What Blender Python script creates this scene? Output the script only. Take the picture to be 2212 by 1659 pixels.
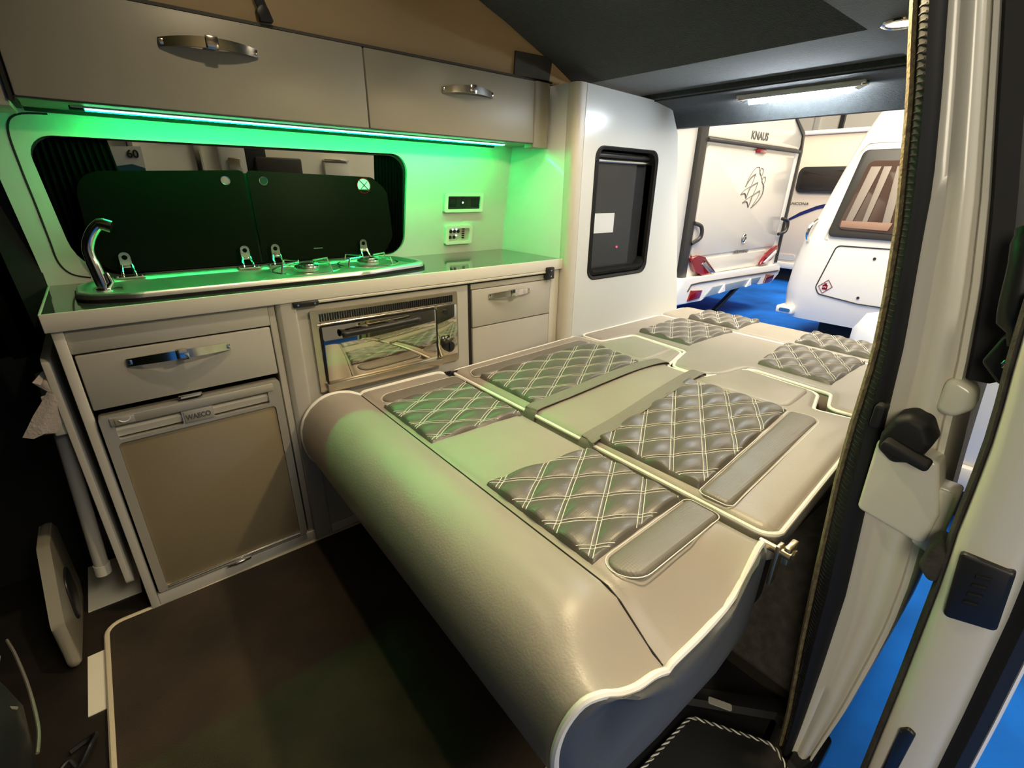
import bpy, bmesh, math, random
from mathutils import Vector, Matrix
from mathutils.geometry import delaunay_2d_cdt
random.seed(7)
scn = bpy.context.scene
COL = scn.collection
for o in list(bpy.data.objects): bpy.data.objects.remove(o)

# ------------------------------------------------------------------ camera
YAW, PITCH, ROLL, FPX = math.radians(49.9354), math.radians(22.4748), math.radians(.9184), 1023.135
cyw, syw, cp, sp = math.cos(YAW), math.sin(YAW), math.cos(PITCH), math.sin(PITCH)
fw = Vector((cyw*cp, syw*cp, -sp)); rt0 = Vector((syw, -cyw, 0)); up0 = rt0.cross(fw)
rt = math.cos(ROLL)*rt0 + math.sin(ROLL)*up0; up = -math.sin(ROLL)*rt0 + math.cos(ROLL)*up0
cam = bpy.data.cameras.new('camera'); co = bpy.data.objects.new('camera', cam); COL.objects.link(co)
cam.sensor_width = 36; cam.lens = FPX/2212*36; cam.clip_start = .02; cam.clip_end = 200
co.matrix_world = Matrix(((rt.x, up.x, -fw.x, 0), (rt.y, up.y, -fw.y, 0), (rt.z, up.z, -fw.z, 1.105), (0, 0, 0, 1)))
scn.camera = co
# ------------------------------------------------------------------ world, hall light, exposure
wd = bpy.data.worlds.new('world'); scn.world = wd; wd.use_nodes = True
wd.node_tree.nodes['Background'].inputs[0].default_value = (1, .90, .72, 1)
wd.node_tree.nodes['Background'].inputs[1].default_value = .20
scn.view_settings.view_transform = 'Standard'; scn.view_settings.look = 'None'
scn.view_settings.exposure = 0.0; scn.view_settings.gamma = 1
def area(name, loc, target, sx, sy, power, col):
    l = bpy.data.lights.new(name, 'AREA'); l.shape = 'RECTANGLE'; l.size = sx; l.size_y = sy; l.energy = power; l.color = col
    o = bpy.data.objects.new(name, l); COL.objects.link(o); o.location = loc
    o.rotation_euler = (Vector(target)-Vector(loc)).to_track_quat('-Z', 'Y').to_euler(); return o
area('hall_light', (3.4, 1.0, 4.6), (6.0, 2.2, .4), 3, 4, 520, (1, .90, .70))
area('hall_light', (3.2, -3.4, 5.0), (3.6, -2.6, 0), 3, 3, 170, (1, .84, .58))
area('hall_light', (1.0, -2.4, 3.6), (3.0, -.2, 1.2), 1.2, 1.2, 60, (1, .92, .76))  # unseen light added to brighten the caravan side past the sliding door
area('hall_light', (-3.6, -1.35, 2.5), (.9, .0, .8), 1.2, 1.6, 95, (1, .88, .66))  # unseen light added low at the side to brighten the door jamb
area('hall_light', (9.0, 1.5, 5.5), (10.5, 3.0, .5), 2, 4, 480, (1, .90, .74))
area('hall_light', (.6, 3.0, 4.5), (.6, 3.2, 0), 2, 1.5, 26, (1, .9, .66))

# ------------------------------------------------------------------ materials
def mat(name, col, rough=.5, metal=0., spec=.5, coat=0., var=None, bump=None, emit=None, trans=0., alpha=1., sheen=0.):
    m = bpy.data.materials.new(name); m.use_nodes = True; nt = m.node_tree; b = nt.nodes['Principled BSDF']
    b.inputs['Base Color'].default_value = (*col, 1); b.inputs['Roughness'].default_value = rough
    b.inputs['Metallic'].default_value = metal; b.inputs['Specular IOR Level'].default_value = spec
    b.inputs['Coat Weight'].default_value = coat; b.inputs['Coat Roughness'].default_value = .06
    b.inputs['Transmission Weight'].default_value = trans; b.inputs['Alpha'].default_value = alpha
    b.inputs['Sheen Weight'].default_value = sheen
    if emit:
        b.inputs['Emission Color'].default_value = (*emit[0], 1); b.inputs['Emission Strength'].default_value = emit[1]
    tc = nt.nodes.new('ShaderNodeTexCoord')
    if var:
        n = nt.nodes.new('ShaderNodeTexNoise'); n.inputs['Scale'].default_value = var[0]; n.inputs['Detail'].default_value = 5
        nt.links.new(tc.outputs['Object'], n.inputs['Vector'])
        mp = nt.nodes.new('ShaderNodeMapRange'); mp.inputs[1].default_value = .3; mp.inputs[2].default_value = .7
        nt.links.new(n.outputs['Fac'], mp.inputs[0])
        mx = nt.nodes.new('ShaderNodeMix'); mx.data_type = 'RGBA'
        mx.inputs[6].default_value = (*[c*(1-var[1]) for c in col], 1); mx.inputs[7].default_value = (*[min(1, c*(1+var[1])) for c in col], 1)
        if len(var) > 2: mx.inputs[7].default_value = (*var[2], 1)
        nt.links.new(mp.outputs[0], mx.inputs[0]); nt.links.new(mx.outputs[2], b.inputs['Base Color'])
    if bump:
        if bump[2:] == ('dots',):
            n = nt.nodes.new('ShaderNodeTexVoronoi'); n.inputs['Randomness'].default_value = 0
            out = n.outputs['Distance']
        else:
            n = nt.nodes.new('ShaderNodeTexNoise'); n.inputs['Detail'].default_value = 4; out = n.outputs['Fac']
        n.inputs['Scale'].default_value = bump[0]; nt.links.new(tc.outputs['Object'], n.inputs['Vector'])
        bp = nt.nodes.new('ShaderNodeBump'); bp.inputs['Strength'].default_value = bump[1]; bp.inputs['Distance'].default_value = .004
        nt.links.new(out, bp.inputs['Height']); nt.links.new(bp.outputs[0], b.inputs['Normal'])
    return m
M = {}
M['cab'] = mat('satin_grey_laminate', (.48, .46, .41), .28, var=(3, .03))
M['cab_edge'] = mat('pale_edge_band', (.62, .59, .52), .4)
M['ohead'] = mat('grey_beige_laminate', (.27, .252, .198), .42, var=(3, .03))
M['wallw'] = mat('white_wall_panel', (.62, .63, .60), .35)
M['tall'] = mat('white_gloss_laminate', (.72, .74, .74), .22, coat=.3)
M['worktop'] = mat('dark_gloss_worktop', (.05, .055, .05), .07, coat=.5)
M['wedge'] = mat('worktop_white_edge', (.74, .71, .63), .35)
M['chrome'] = mat('chrome', (.72, .70, .66), .16, 1)
M['steel'] = mat('brushed_steel', (.62, .61, .57), .22, 1, bump=(180, .05))
M['satin'] = mat('satin_steel', (.62, .63, .60), .40, 1)
M['oframe'] = mat('warm_satin_steel', (.66, .58, .46), .30, 1)
M['mirror'] = mat('polished_steel', (.74, .68, .55), .045, 1, bump=(14, .02))
M['black'] = mat('black_plastic', (.012, .012, .013), .38)
M['dark'] = mat('near_black', (.008, .008, .009), .7)
M['rubber'] = mat('black_rubber', (.012, .012, .013), .6, spec=.25)
M['gap'] = mat('shadow_gap_black', (.01, .009, .007), .8)
M['felt'] = mat('charcoal_felt', (.022, .029, .032), .95, var=(60, .25), bump=(260, .5), sheen=.3)
M['canvas'] = mat('beige_canvas', (.46, .36, .22), .9, bump=(320, .2))
M['patch'] = mat('dark_fabric_and_gap', (.055, .05, .04), .9)
M['floor'] = mat('dark_brown_vinyl', (.016, .012, .008), .55, var=(7, .4))
M['mat'] = mat('black_brown_carpet', (.040, .027, .015), .95, var=(5, .45), bump=(380, .6))
M['pipe_cream'] = mat('cream_binding', (.62, .54, .38), .7, bump=(300, .3))
M['leather'] = mat('taupe_leather', (.345, .305, .252), .36, bump=(230, .12), var=(6, .04))
M['quilt'] = mat('dark_taupe_perforated_leather', (.115, .102, .085), .36, bump=(230, .10, 'dots'), var=(8, .05))
M['strip'] = mat('perforated_leather_strip', (.175, .158, .130), .38, bump=(190, .2, 'dots'))
M['slate'] = mat('slate_vinyl', (.085, .088, .088), .45, bump=(230, .1))
M['piping'] = mat('white_piping', (.90, .88, .80), .4)
M['thread'] = mat('white_thread', (.78, .74, .66), .6)
M['webbing'] = mat('grey_webbing', (.22, .20, .165), .75, bump=(420, .5))
M['fridge'] = mat('silver_fridge_frame', (.50, .47, .40), .32, .35)
M['fdoor'] = mat('grey_fridge_door', (.34, .275, .17), .33, .25, bump=(300, .06))
M['glass_lid'] = mat('black_glass_lid', (.0035, .0035, .0025), .34, spec=.03)
M['winglass'] = mat('tinted_glass', (.52, .52, .42), .0, trans=1.)
M['winglass'].node_tree.nodes['Principled BSDF'].inputs['IOR'].default_value = 1.05
M['curtain'] = mat('black_curtain', (.002, .0025, .0022), .95, spec=.1)
M['white'] = mat('white_paint', (.80, .79, .75), .3)
M['pillar'] = mat('van_white_paint', (.66, .63, .53), .25, coat=.35)
M['cvan'] = mat('caravan_white', (.86, .84, .80), .3, coat=.2)
M['ccream'] = mat('caravan_cream', (.82, .78, .69), .3, coat=.2)
M['cgrey'] = mat('caravan_panel_grey', (.66, .64, .60), .18, coat=.3)
M['trimdark'] = mat('dark_trim', (.03, .028, .026), .4)
M['red'] = mat('red_lens', (.20, .005, .010), .12, coat=.6)
M['darkred'] = mat('dark_red_lens', (.10, .008, .012), .12, coat=.6)
M['blue'] = mat('navy_stripe', (.008, .012, .11), .4)
M['grtext'] = mat('grey_lettering', (.10, .095, .085), .5)
M['carpet'] = mat('blue_exhibition_carpet', (.004, .115, .50), .85, spec=.2, var=(1.6, .45), bump=(60, .15))
M['carw'] = mat('caravan_window', (.022, .016, .012), .07, coat=.5)
M['gcarpet'] = mat('grey_brown_lining_carpet', (.045, .040, .032), .95, var=(40, .35), bump=(240, .7))
M['edgecarpet'] = mat('ochre_lining_edge', (.17, .135, .07), .95, var=(90, .45), bump=(200, 1.))
M['green_led'] = mat('green_led', (.1, .8, .3), .4, emit=((0, 1, .16), 135))
M['green_dim'] = mat('green_led_line', (.1, .8, .3), .4, emit=((.25, 1, .55), 9))
M['cool_led'] = mat('cool_led', (.9, .9, .9), .4, emit=((.84, .93, 1), 190))
M['warm_led'] = mat('warm_led', (.9, .9, .9), .4, emit=((1, .86, .62), 30))
M['red_dot'] = mat('red_indicator', (.3, .01, .02), .4, emit=((1, .05, .12), 3))
M['blue_dot'] = mat('white_indicator', (.3, .3, .4), .4, emit=((.75, .8, 1), 4))
M['paper'] = mat('white_patch', (.80, .82, .84), .6)
M['creamplate'] = mat('cream_plate', (.88, .82, .66), .45)
M['cloth'] = mat('pinkish_white_cloth', (.55, .48, .44), .9, bump=(150, .4))
M['brass'] = mat('zinc_steel', (.66, .56, .36), .3, 1)
M['liner'] = mat('grey_cupboard_lining', (.075, .078, .08), .4)

# ------------------------------------------------------------------ mesh helpers
def base_of(o):
    v = Vector((0, 0, 0))
    while o is not None: v += o.location; o = o.parent
    return v
def obj(name, bm, m, parent=None, smooth=38, label=None, cat=None, group=None, kind=None, recalc=True):
    if recalc: bmesh.ops.recalc_face_normals(bm, faces=bm.faces[:])
    me = bpy.data.meshes.new(name)
    loc = Vector((0, 0, 0))
    if parent is not None: off = base_of(parent)
    else:
        xs = [v.co for v in bm.verts]
        lo = Vector((min(c.x for c in xs), min(c.y for c in xs), min(c.z for c in xs))); hi = Vector((max(c.x for c in xs), max(c.y for c in xs), 0))
        off = Vector(((lo.x+hi.x)/2, (lo.y+hi.y)/2, lo.z)); loc = off
    bmesh.ops.translate(bm, verts=bm.verts[:], vec=-off)
    bm.to_mesh(me); bm.free()
    if smooth:
        for p in me.polygons: p.use_smooth = True
        me.set_sharp_from_angle(angle=math.radians(smooth))
    me.materials.append(m if not isinstance(m, str) else M[m])
    o = bpy.data.objects.new(name, me); COL.objects.link(o); o.parent = parent; o.location = loc
    if label: o['label'] = label
    if cat: o['category'] = cat
    if group: o['group'] = group
    if kind: o['kind'] = kind
    return o
def thing(name, label, cat, loc, group=None):
    o = bpy.data.objects.new(name, None); COL.objects.link(o); o.location = loc; o.empty_display_size = .05
    o['label'] = label; o['category'] = cat
    if group: o['group'] = group
    return o
def B(): return bmesh.new()
def box(bm, x0, x1, y0, y1, z0, z1, bev=0., seg=2):
    r = bmesh.ops.create_cube(bm, size=1)
    for v in r['verts']:
        v.co = Vector(((x0+x1)/2+v.co.x*(x1-x0), (y0+y1)/2+v.co.y*(y1-y0), (z0+z1)/2+v.co.z*(z1-z0)))
    if bev:
        es = list({e for v in r['verts'] for e in v.link_edges})
        bmesh.ops.bevel(bm, geom=es, offset=bev, segments=seg, profile=.5, affect='EDGES')
    return bm
def mkbox(*a, **k): return box(B(), *a, **k)
AX = {'x': lambda a, b, c: Vector((c, a, b)), 'y': lambda a, b, c: Vector((a, c, b)), 'z': lambda a, b, c: Vector((a, b, c))}
def prism(bm, poly, ax, a0, a1, bev=0., seg=2):
    f = AX[ax]; n = len(poly)
    v0 = [bm.verts.new(f(p[0], p[1], a0)) for p in poly]; v1 = [bm.verts.new(f(p[0], p[1], a1)) for p in poly]
    fa = bm.faces.new(v0); fb = bm.faces.new(v1[::-1])
    for i in range(n): bm.faces.new((v0[i], v1[i], v1[(i+1) % n], v0[(i+1) % n]))
    if bev:
        es = [e for e in fa.edges]+[e for e in fb.edges]
        bmesh.ops.bevel(bm, geom=es, offset=bev, segments=seg, profile=.5, affect='EDGES')
    return bm
def plate(bm, outer, holes, ax, a0, a1):
    f = AX[ax]
    for a in (a0, a1):
        es = []
        for lp in [outer]+holes:
            vs = [bm.verts.new(f(p[0], p[1], a)) for p in lp]
            es += [bm.edges.new((vs[i], vs[(i+1) % len(vs)])) for i in range(len(vs))]
        bmesh.ops.triangle_fill(bm, use_beauty=True, edges=es)
    for lp in [outer]+holes:
        n = len(lp)
        for i in range(n):
            p, q = lp[i], lp[(i+1) % n]
            bm.faces.new([bm.verts.new(f(*t)) for t in ((p[0], p[1], a0), (q[0], q[1], a0), (q[0], q[1], a1), (p[0], p[1], a1))])
    bmesh.ops.remove_doubles(bm, verts=bm.verts[:], dist=1e-5)
    return bm
def fillet(poly, r, n=6):
    out = []; N = len(poly)
    for i in range(N):
        p0, p1, p2 = Vector(poly[i-1][:2]), Vector(poly[i][:2]), Vector(poly[(i+1) % N][:2])
        rr = poly[i][2] if len(poly[i]) > 2 else r
        a, b = (p0-p1), (p2-p1); la, lb = a.length, b.length; a.normalize(); b.normalize()
        ang = math.acos(max(-1, min(1, a.dot(b))))
        if rr < 1e-5 or ang > 3.1: out.append(tuple(p1)); continue
        t = min(rr/math.tan(ang/2), la*.48, lb*.48); rr2 = t*math.tan(ang/2)
        c = p1+(a+b).normalized()*(rr2/math.sin(ang/2))
        s, e = p1+a*t-c, p1+b*t-c
        a0 = math.atan2(s.y, s.x); a1 = math.atan2(e.y, e.x); d = (a1-a0+math.pi) % (2*math.pi)-math.pi
        for k in range(n+1): out.append((c.x+rr2*math.cos(a0+d*k/n), c.y+rr2*math.sin(a0+d*k/n)))
    return out
def rrect(x0, x1, y0, y1, r, n=6): return fillet([(x0, y0), (x1, y0), (x1, y1), (x0, y1)], r, n)
def circ(cx, cy, r, n=20, ry=None): return [(cx+r*math.cos(2*math.pi*i/n), cy+(ry or r)*math.sin(2*math.pi*i/n)) for i in range(n)]
def tube(bm, pts, r, closed=False, n=8):
    pts = [Vector(p) for p in pts]; N = len(pts); rings = []; prev = None
    for i, p in enumerate(pts):
        if closed: t = pts[(i+1) % N]-pts[i-1]
        else: t = pts[min(i+1, N-1)]-pts[max(i-1, 0)]
        if t.length < 1e-9: t = Vector((1, 0, 0))
        t.normalize()
        if prev is None:
            u = t.orthogonal().normalized()
        else:
            u = (prev-t*prev.dot(t)); u = u.normalized() if u.length > 1e-6 else t.orthogonal().normalized()
        prev = u; w = t.cross(u); rr = r[i] if isinstance(r, (list, tuple)) else r
        rings.append([bm.verts.new(p+(u*math.cos(2*math.pi*k/n)+w*math.sin(2*math.pi*k/n))*rr) for k in range(n)])
    for i in range(N if closed else N-1):
        a, b = rings[i], rings[(i+1) % N]
        for k in range(n): bm.faces.new((a[k], a[(k+1) % n], b[(k+1) % n], b[k]))
    if not closed: bm.faces.new(rings[0][::-1]); bm.faces.new(rings[-1])
    return bm
def cyl(bm, p0, p1, r, n=16): return tube(bm, [p0, p1], r, n=n)
def smoothpts(pts, k=6):
    pts = [Vector(p) for p in pts]; out = []
    for i in range(len(pts)-1):
        p0, p1, p2, p3 = pts[max(i-1, 0)], pts[i], pts[i+1], pts[min(i+2, len(pts)-1)]
        for j in range(k):
            t = j/k
            out.append(.5*((2*p1)+(p2-p0)*t+(2*p0-5*p1+4*p2-p3)*t*t+(3*p1-p0-3*p2+p3)*t**3))
    out.append(pts[-1]); return out
def loft(bm, rows, cap=True, closed=False):
    vs = [[bm.verts.new(p) for p in r] for r in rows]
    for a, b in zip(vs, vs[1:]):
        n = len(a)
        for k in range(n if closed else n-1): bm.faces.new((a[k], a[(k+1) % n], b[(k+1) % n], b[k]))
    if cap and closed: bm.faces.new(vs[0][::-1]); bm.faces.new(vs[-1])
    return bm
def text(name, s, size, origin, ux, uz, m, parent, depth=.002, bold=0., sx=1., shear=0.):
    c = bpy.data.curves.new('t', 'FONT'); c.body = s; c.size = size; c.extrude = depth; c.offset = bold; c.shear = shear
    t = bpy.data.objects.new('t', c); COL.objects.link(t)
    dg = bpy.context.evaluated_depsgraph_get(); me = bpy.data.meshes.new_from_object(t.evaluated_get(dg))
    bpy.data.objects.remove(t)
    ux = Vector(ux).normalized(); uz = Vector(uz).normalized(); n = ux.cross(uz)
    bm = B(); bm.from_mesh(me); bpy.data.meshes.remove(me)
    o = Vector(origin)
    for v in bm.verts: v.co = o+ux*v.co.x*sx+uz*v.co.y+n*v.co.z
    return obj(name, bm, m, parent, smooth=0)
def lerp(a, b, t): return a+(b-a)*t
def interp(tab, z):
    tab = sorted(tab, key=lambda p: p[1])
    if z <= tab[0][1]: return tab[0][0]
    for (a, za), (b, zb) in zip(tab, tab[1:]):
        if z <= zb: return lerp(a, b, (z-za)/(zb-za+1e-9))
    return tab[-1][0]
def sstep(t): t = max(0, min(1, t)); return t*t*(3-2*t)
def structure(name, bm, m, parent=None, smooth=38): return obj(name, bm, m, parent, smooth, kind=None if parent else 'structure')
def spart(name, bm, m, parent, smooth=38): return obj(name, bm, m, parent, smooth)

def offset_poly(poly, d):
    n = len(poly); out = []; A = sum(poly[i][0]*poly[(i+1) % n][1]-poly[(i+1) % n][0]*poly[i][1] for i in range(n)); sg = 1 if A > 0 else -1
    for i in range(n):
        a, b, c = Vector(poly[i-1]), Vector(poly[i]), Vector(poly[(i+1) % n])
        e1 = (b-a); e2 = (c-b)
        if e1.length < 1e-7: e1 = e2
        if e2.length < 1e-7: e2 = e1
        e1.normalize(); e2.normalize(); n1 = Vector((-e1.y, e1.x))*sg; n2 = Vector((-e2.y, e2.x))*sg
        m = n1+n2; m = m.normalized() if m.length > 1e-6 else n1
        k = d/max(.5, m.dot(n1)); out.append((b.x+m.x*k, b.y+m.y*k))
    return out
def soft(poly, a0, a1, r):
    bm = B(); rows = []
    for k in range(5):
        t = k/4*math.pi/2; rows.append([Vector((a0+r*(1-math.sin(t)), y, z)) for y, z in offset_poly(poly, r*.8*(1-math.cos(t)))])
    rows.insert(0, [Vector((a1, y, z)) for y, z in poly]); return loft(bm, rows, closed=True)
# ================================================================== SETTING
# pixel-measured curves of the sliding door jamb, as (y, z) at the jamb
SL = [(.264, 1.346), (.236, 1.226), (.206, 1.067), (.193, .965), (.184, .867), (.183, .777), (.183, .737), (.179, .631), (.171, .524), (.165, .434), (.151, .258), (.131, .052), (.125, -.12), (.285, 1.46)]
SR = [(.22, 1.332), (.197, 1.229), (.175, 1.117), (.167, 1.047), (.147, .894), (.139, .794), (.136, .75), (.125, .628), (.112, .481), (.107, .419), (.102, .247), (.099, .067), (.099, -.12), (.245, 1.46)]
PR = [(.168, 1.323), (.111, 1.095), (.087, .984), (.07, .875), (.062, .80), (.05, .70), (.04, .6), (.032, .5), (.03, .40), (.034, .311), (.044, .155), (.06, 0), (.07, -.12), (.205, 1.46)]
DL = [(.06, 1.3), (.029, .934), (.017, .831), (.013, .755), (.010, .667), (.004, .6), (.002, .553), (-.005, .388), (-.011, .203), (-.02, -.1)]
# ground of the hall
g = B(); box(g, -6, 26, -12, 16, -.56, -.50); structure('floor_hall', g, 'carpet')
# van floor with the step well cut into it
fl = B(); prism(fl, [(-1.6, .12), (.42, .12), (.42, .39), (1.02, .39), (1.02, .12), (2.32, .12), (2.32, 1.80), (-1.6, 1.80)], 'z', -.05, 0); structure('floor', fl, 'floor')
# left wall with window opening, leaning inward towards the top
def wally(z): return 1.764-(z-.855)*.155
def lean(bm):
    for v in bm.verts: v.co.y += wally(v.co.z)
    return bm
WIN = fillet([(-.065, .858, .11), (.912, .858, .07), (.925, 1.212, .06), (-.088, 1.206, .05)], .07, 8)
def gridplate(outer, hole, t0, t1): return lean(plate(B(), outer, [hole], 'y', t0, t1))
wl = gridplate(fillet([(-.145, 0), (1.42, 0), (1.42, 1.47), (-.155, 1.47), (-.155, 1.15), (-.138, .80)], .02, 2), WIN, 0, .012)
wall_left = structure('wall_left', wl, 'wallw')
gv = B(); tube(gv, smoothpts([Vector((x, wally(z)+.0008, z)) for x, z in ((-.03, 1.252), (-.085, 1.246), (-.108, 1.215), (-.110, 1.14), (-.107, 1.05), (-.105, .96), (-.103, .905), (-.085, .872), (-.048, .858))], 5), .0026, n=6)
spart('panel_groove', gv, 'gap', wall_left)
wr = lean(plate(B(), rrect(-.115, .95, .835, 1.235, .06, 8), [rrect(-.085, .915, .862, 1.205, .06, 8)], 'y', .013, .05)); 
window_1 = structure('window_1', wr, 'rubber')
spart('pane', lean(plate(B(), rrect(-.09, .92, .858, 1.21, .06, 8), [], 'y', .040, .044)), 'winglass', window_1)
wc = B(); box(wc, -1.6, -.14, 1.76, 1.80, 0, 1.47); structure('wall_cab', wc, 'dark')
wfm = B(); box(wfm, -1.66, -1.6, -.3, 1.80, -.05, 2.6); structure('wall_front', wfm, 'dark')
wcr = B(); box(wcr, -1.6, -.14, .02, .10, -.1, 2.6); structure('wall_cab_right', wcr, 'dark')
# wall above overhead locker and raised-roof canvas
wt = B(); box(wt, -1.6, 2.1, 1.60, 1.76, 1.462, 1.50); structure('trim_1', wt, 'felt')
cv = B(); loft(cv, [[Vector((x, 1.462, 1.455)), Vector((x, 1.462+.012*math.sin(x*9), 1.7)), Vector((x, 1.47, 2.6))] for x in [(-1.6+.1*i) for i in range(38)]])
bmesh.ops.solidify(cv, geom=cv.faces[:], thickness=-.006); wall_canvas = structure('wall_canvas_left', cv, 'canvas')
cvr = B(); box(cvr, -1.6, 1.9, .440, .452, 1.46, 2.6); structure('wall_canvas_right', cvr, 'canvas')
spart('fixing_patch', prism(B(), [(1.21, 1.461), (1.373, 1.457), (1.387, 1.536), (1.214, 1.531)], 'y', 1.452, 1.458), 'patch', wall_canvas)
# ceiling: rear flat, tilted bed board, right headliner, rear header
ce = B(); loft(ce, [[Vector((1.90, y, 1.462)), Vector((1.52, y, 1.466)), Vector((1.40, y, 1.52)), Vector((-1.6, y, 2.60)), Vector((-1.6, y, 2.64)), Vector((1.40, y, 1.56)), Vector((1.90, y, 1.50))] for y in (.43, 1.461)], closed=True)
ceiling = structure('ceiling', ce, 'felt', smooth=20)
ch = B(); prism(ch, [(.486, 1.448), (.492, 1.458), (.486, 1.475), (.16, 1.475), (.16, 1.448)], 'x', -1.6, 1.88); structure('ceiling_side', ch, 'felt')
hd = B(); prism(hd, [(1.845, 1.47), (1.853, 1.447), (1.868, 1.440), (1.985, 1.424), (2.035, 1.408), (2.055, 1.380), (2.075, 1.360), (2.11, 1.360), (2.16, 1.40), (2.16, 1.53), (1.845, 1.53)], 'y', .12, 1.40); header = structure('trim_2', hd, 'felt')
sm = B(); tube(sm, [(1.866, .44, 1.444), (1.866, 1.37, 1.444)], .006, n=6); spart('header_seam', sm, 'dark', header)
rf = B(); box(rf, -1.66, 2.16, .0, 1.82, 2.64, 2.68); structure('roof', rf, 'cvan')
# right side: lining, rubber seal, painted jamb
ZS = [-.12+1.58*i/44 for i in range(45)]
wr_ = B(); loft(wr_, [[Vector((x, interp(SL, z)-.012, z)) for z in ZS]+[Vector((x, interp(SL, z)-.06, z)) for z in reversed(ZS)] for x in (.925, 2.25)], closed=True)
wall_right = structure('wall_right', wr_, 'gcarpet')
ec = B(); rows = []
for z in ZS:
    y = interp(SL, z); rows.append([Vector((.93, y-.002, z)), Vector((.905, y, z)), Vector((.895, y-.006, z)), Vector((.905, y-.014, z)), Vector((.93, y-.016, z))])
loft(ec, rows, closed=True); spart('lining_edge', ec, 'edgecarpet', wall_right)
se = B(); rows = []
for z in ZS:
    a, b = interp(SL, z)-.012, interp(SR, z); m_ = (a+b)/2
    rows.append([Vector((.93, a, z)), Vector((.898, a+.001, z)), Vector((.885, lerp(a, b, .25), z)), Vector((.880, m_, z)), Vector((.884, lerp(a, b, .8), z)), Vector((.897, b-.001, z)), Vector((.93, b, z))])
loft(se, rows, closed=True); spart('door_seal', se, 'rubber', wall_right)
rb = B()
for i in range(150):
    z = .02+i*.0088; a = interp(SL, z)-.013; b = lerp(a, interp(SR, z), .42)
    tube(rb, [(.895, a, z), (.884, lerp(a, b, .5), z), (.8798, b, z)], .0009, n=4)
spart('seal_ribs', rb, 'rubber', wall_right)
ja = B(); rows = []
for z in ZS:
    a, b = interp(SR, z)+.004, interp(PR, z); L = lambda t: lerp(a, b, t)
    rows.append([Vector((.94, a, z)), Vector((.903, L(.02), z)), Vector((.900, L(.12), z)), Vector((.905, L(.30), z)), Vector((.898, L(.45), z)), Vector((.897, L(.62), z)), Vector((.903, L(.74), z)),
                 Vector((.916, L(.80), z)), Vector((.918, L(.84), z)), Vector((.908, L(.88), z)), Vector((.908, L(.97), z)), Vector((.93, L(1.0), z)), Vector((1.06, L(1.02), z)), Vector((1.06, a, z))])
loft(ja, rows, closed=True); spart('painted_jamb', ja, 'pillar', wall_right, smooth=60)
bs = B(); rows = []
for z in [.86+.6*i/14 for i in range(15)]:
    b = interp(PR, z); rows.append([Vector((.93, b+.004, z)), Vector((.912, b-.004, z)), Vector((.915, b-.026, z)), Vector((.94, b-.034, z)), Vector((1.0, b-.03, z)), Vector((1.0, b, z))])
loft(bs, rows, closed=True); spart('outer_weather_strip', bs, 'rubber', wall_right)
# lower jamb mouldings
lc = soft(fillet([(.130, .618), (.036, .600), (.033, .66), (.056, .742), (.134, .750)], .010, 5), .866, .91, .008); spart('lower_jamb_cover', lc, 'pillar', wall_right)
l3 = B(); prism(l3, fillet([(.052, .595), (.020, .585), (.022, .70), (.052, .70)], .006, 3), 'x', .874, .92, .005); spart('jamb_flange', l3, 'pillar', wall_right)
bump_ = soft(fillet([(.086, .806), (.064, .802), (.045, .822), (.050, .850), (.086, .866)], .016, 6), .896, .93, .010); spart('jamb_boss', bump_, 'pillar', wall_right)
st = soft(fillet([(.128, .740), (.106, .724), (.078, .736), (.068, .772), (.082, .798), (.104, .806), (.120, .795), (.130, .765)], .012, 4), .845, .90, .012)
striker = spart('door_striker', st, 'rubber', wall_right)
st = B(); prism(st, fillet([(.122, .752), (.062, .738), (.060, .752), (.120, .768)], .006, 3), 'x', .822, .85, .004); spart('striker_lip', st, 'rubber', striker)
st = B(); prism(st, fillet([(.150, .765), (.135, .765), (.135, .805), (.150, .805)], .006, 3), 'x', .86, .89, .005); spart('seal_stop', st, 'rubber', wall_right)
# sliding door, pushed open behind the jamb
ZD = [-.12+1.12*i/24 for i in range(25)]
dd = B(); rows = []
for z in ZD:
    a = interp(DL, z); b = a-.082
    rows.append([Vector((2.0, a, z)), Vector((.83, a, z)), Vector((.806, a-.006, z)), Vector((.80, a-.018, z)), Vector((.80, lerp(a, b, .7), z)), Vector((.815, lerp(a, b, .9), z)), Vector((.85, b, z)), Vector((2.0, b-.02, z))])
loft(dd, rows, closed=True); door_1 = structure('door_1', dd, 'pillar', smooth=60)
dsl = B(); rows = []
for z in ZD:
    a = interp(DL, z); rows.append([Vector((.85, a+.001, z)), Vector((.822, a+.006, z)), Vector((.812, a+.001, z)), Vector((.82, a-.004, z))])
loft(dsl, rows, closed=True); spart('edge_seal', dsl, 'gcarpet', door_1)
dsl = B(); rows = []
for z in ZD:
    a = interp(DL, z)-.078; rows.append([Vector((.86, a+.004, z)), Vector((.82, a+.004, z)), Vector((.812, a-.012, z)), Vector((.83, a-.026, z)), Vector((.90, a-.022, z))])
loft(dsl, rows, closed=True); spart('outer_seal', dsl, 'rubber', door_1)
skn = B(); rows = []
for z in ZD:
    a = interp(DL, z)-.102; rows.append([Vector((1.9, a, z)), Vector((.842, a, z)), Vector((.836, a-.004, z)), Vector((.842, a-.008, z)), Vector((1.9, a-.008, z))])
loft(skn, rows, closed=True); spart('outer_skin', skn, 'cvan', door_1)
lb = B(); prism(lb, fillet([(-.003, .660), (-.057, .661), (-.066, .568), (-.014, .552)], .006, 3), 'x', .792, .815, .004)
lock = spart('latch_block', lb, 'black', door_1)
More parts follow.
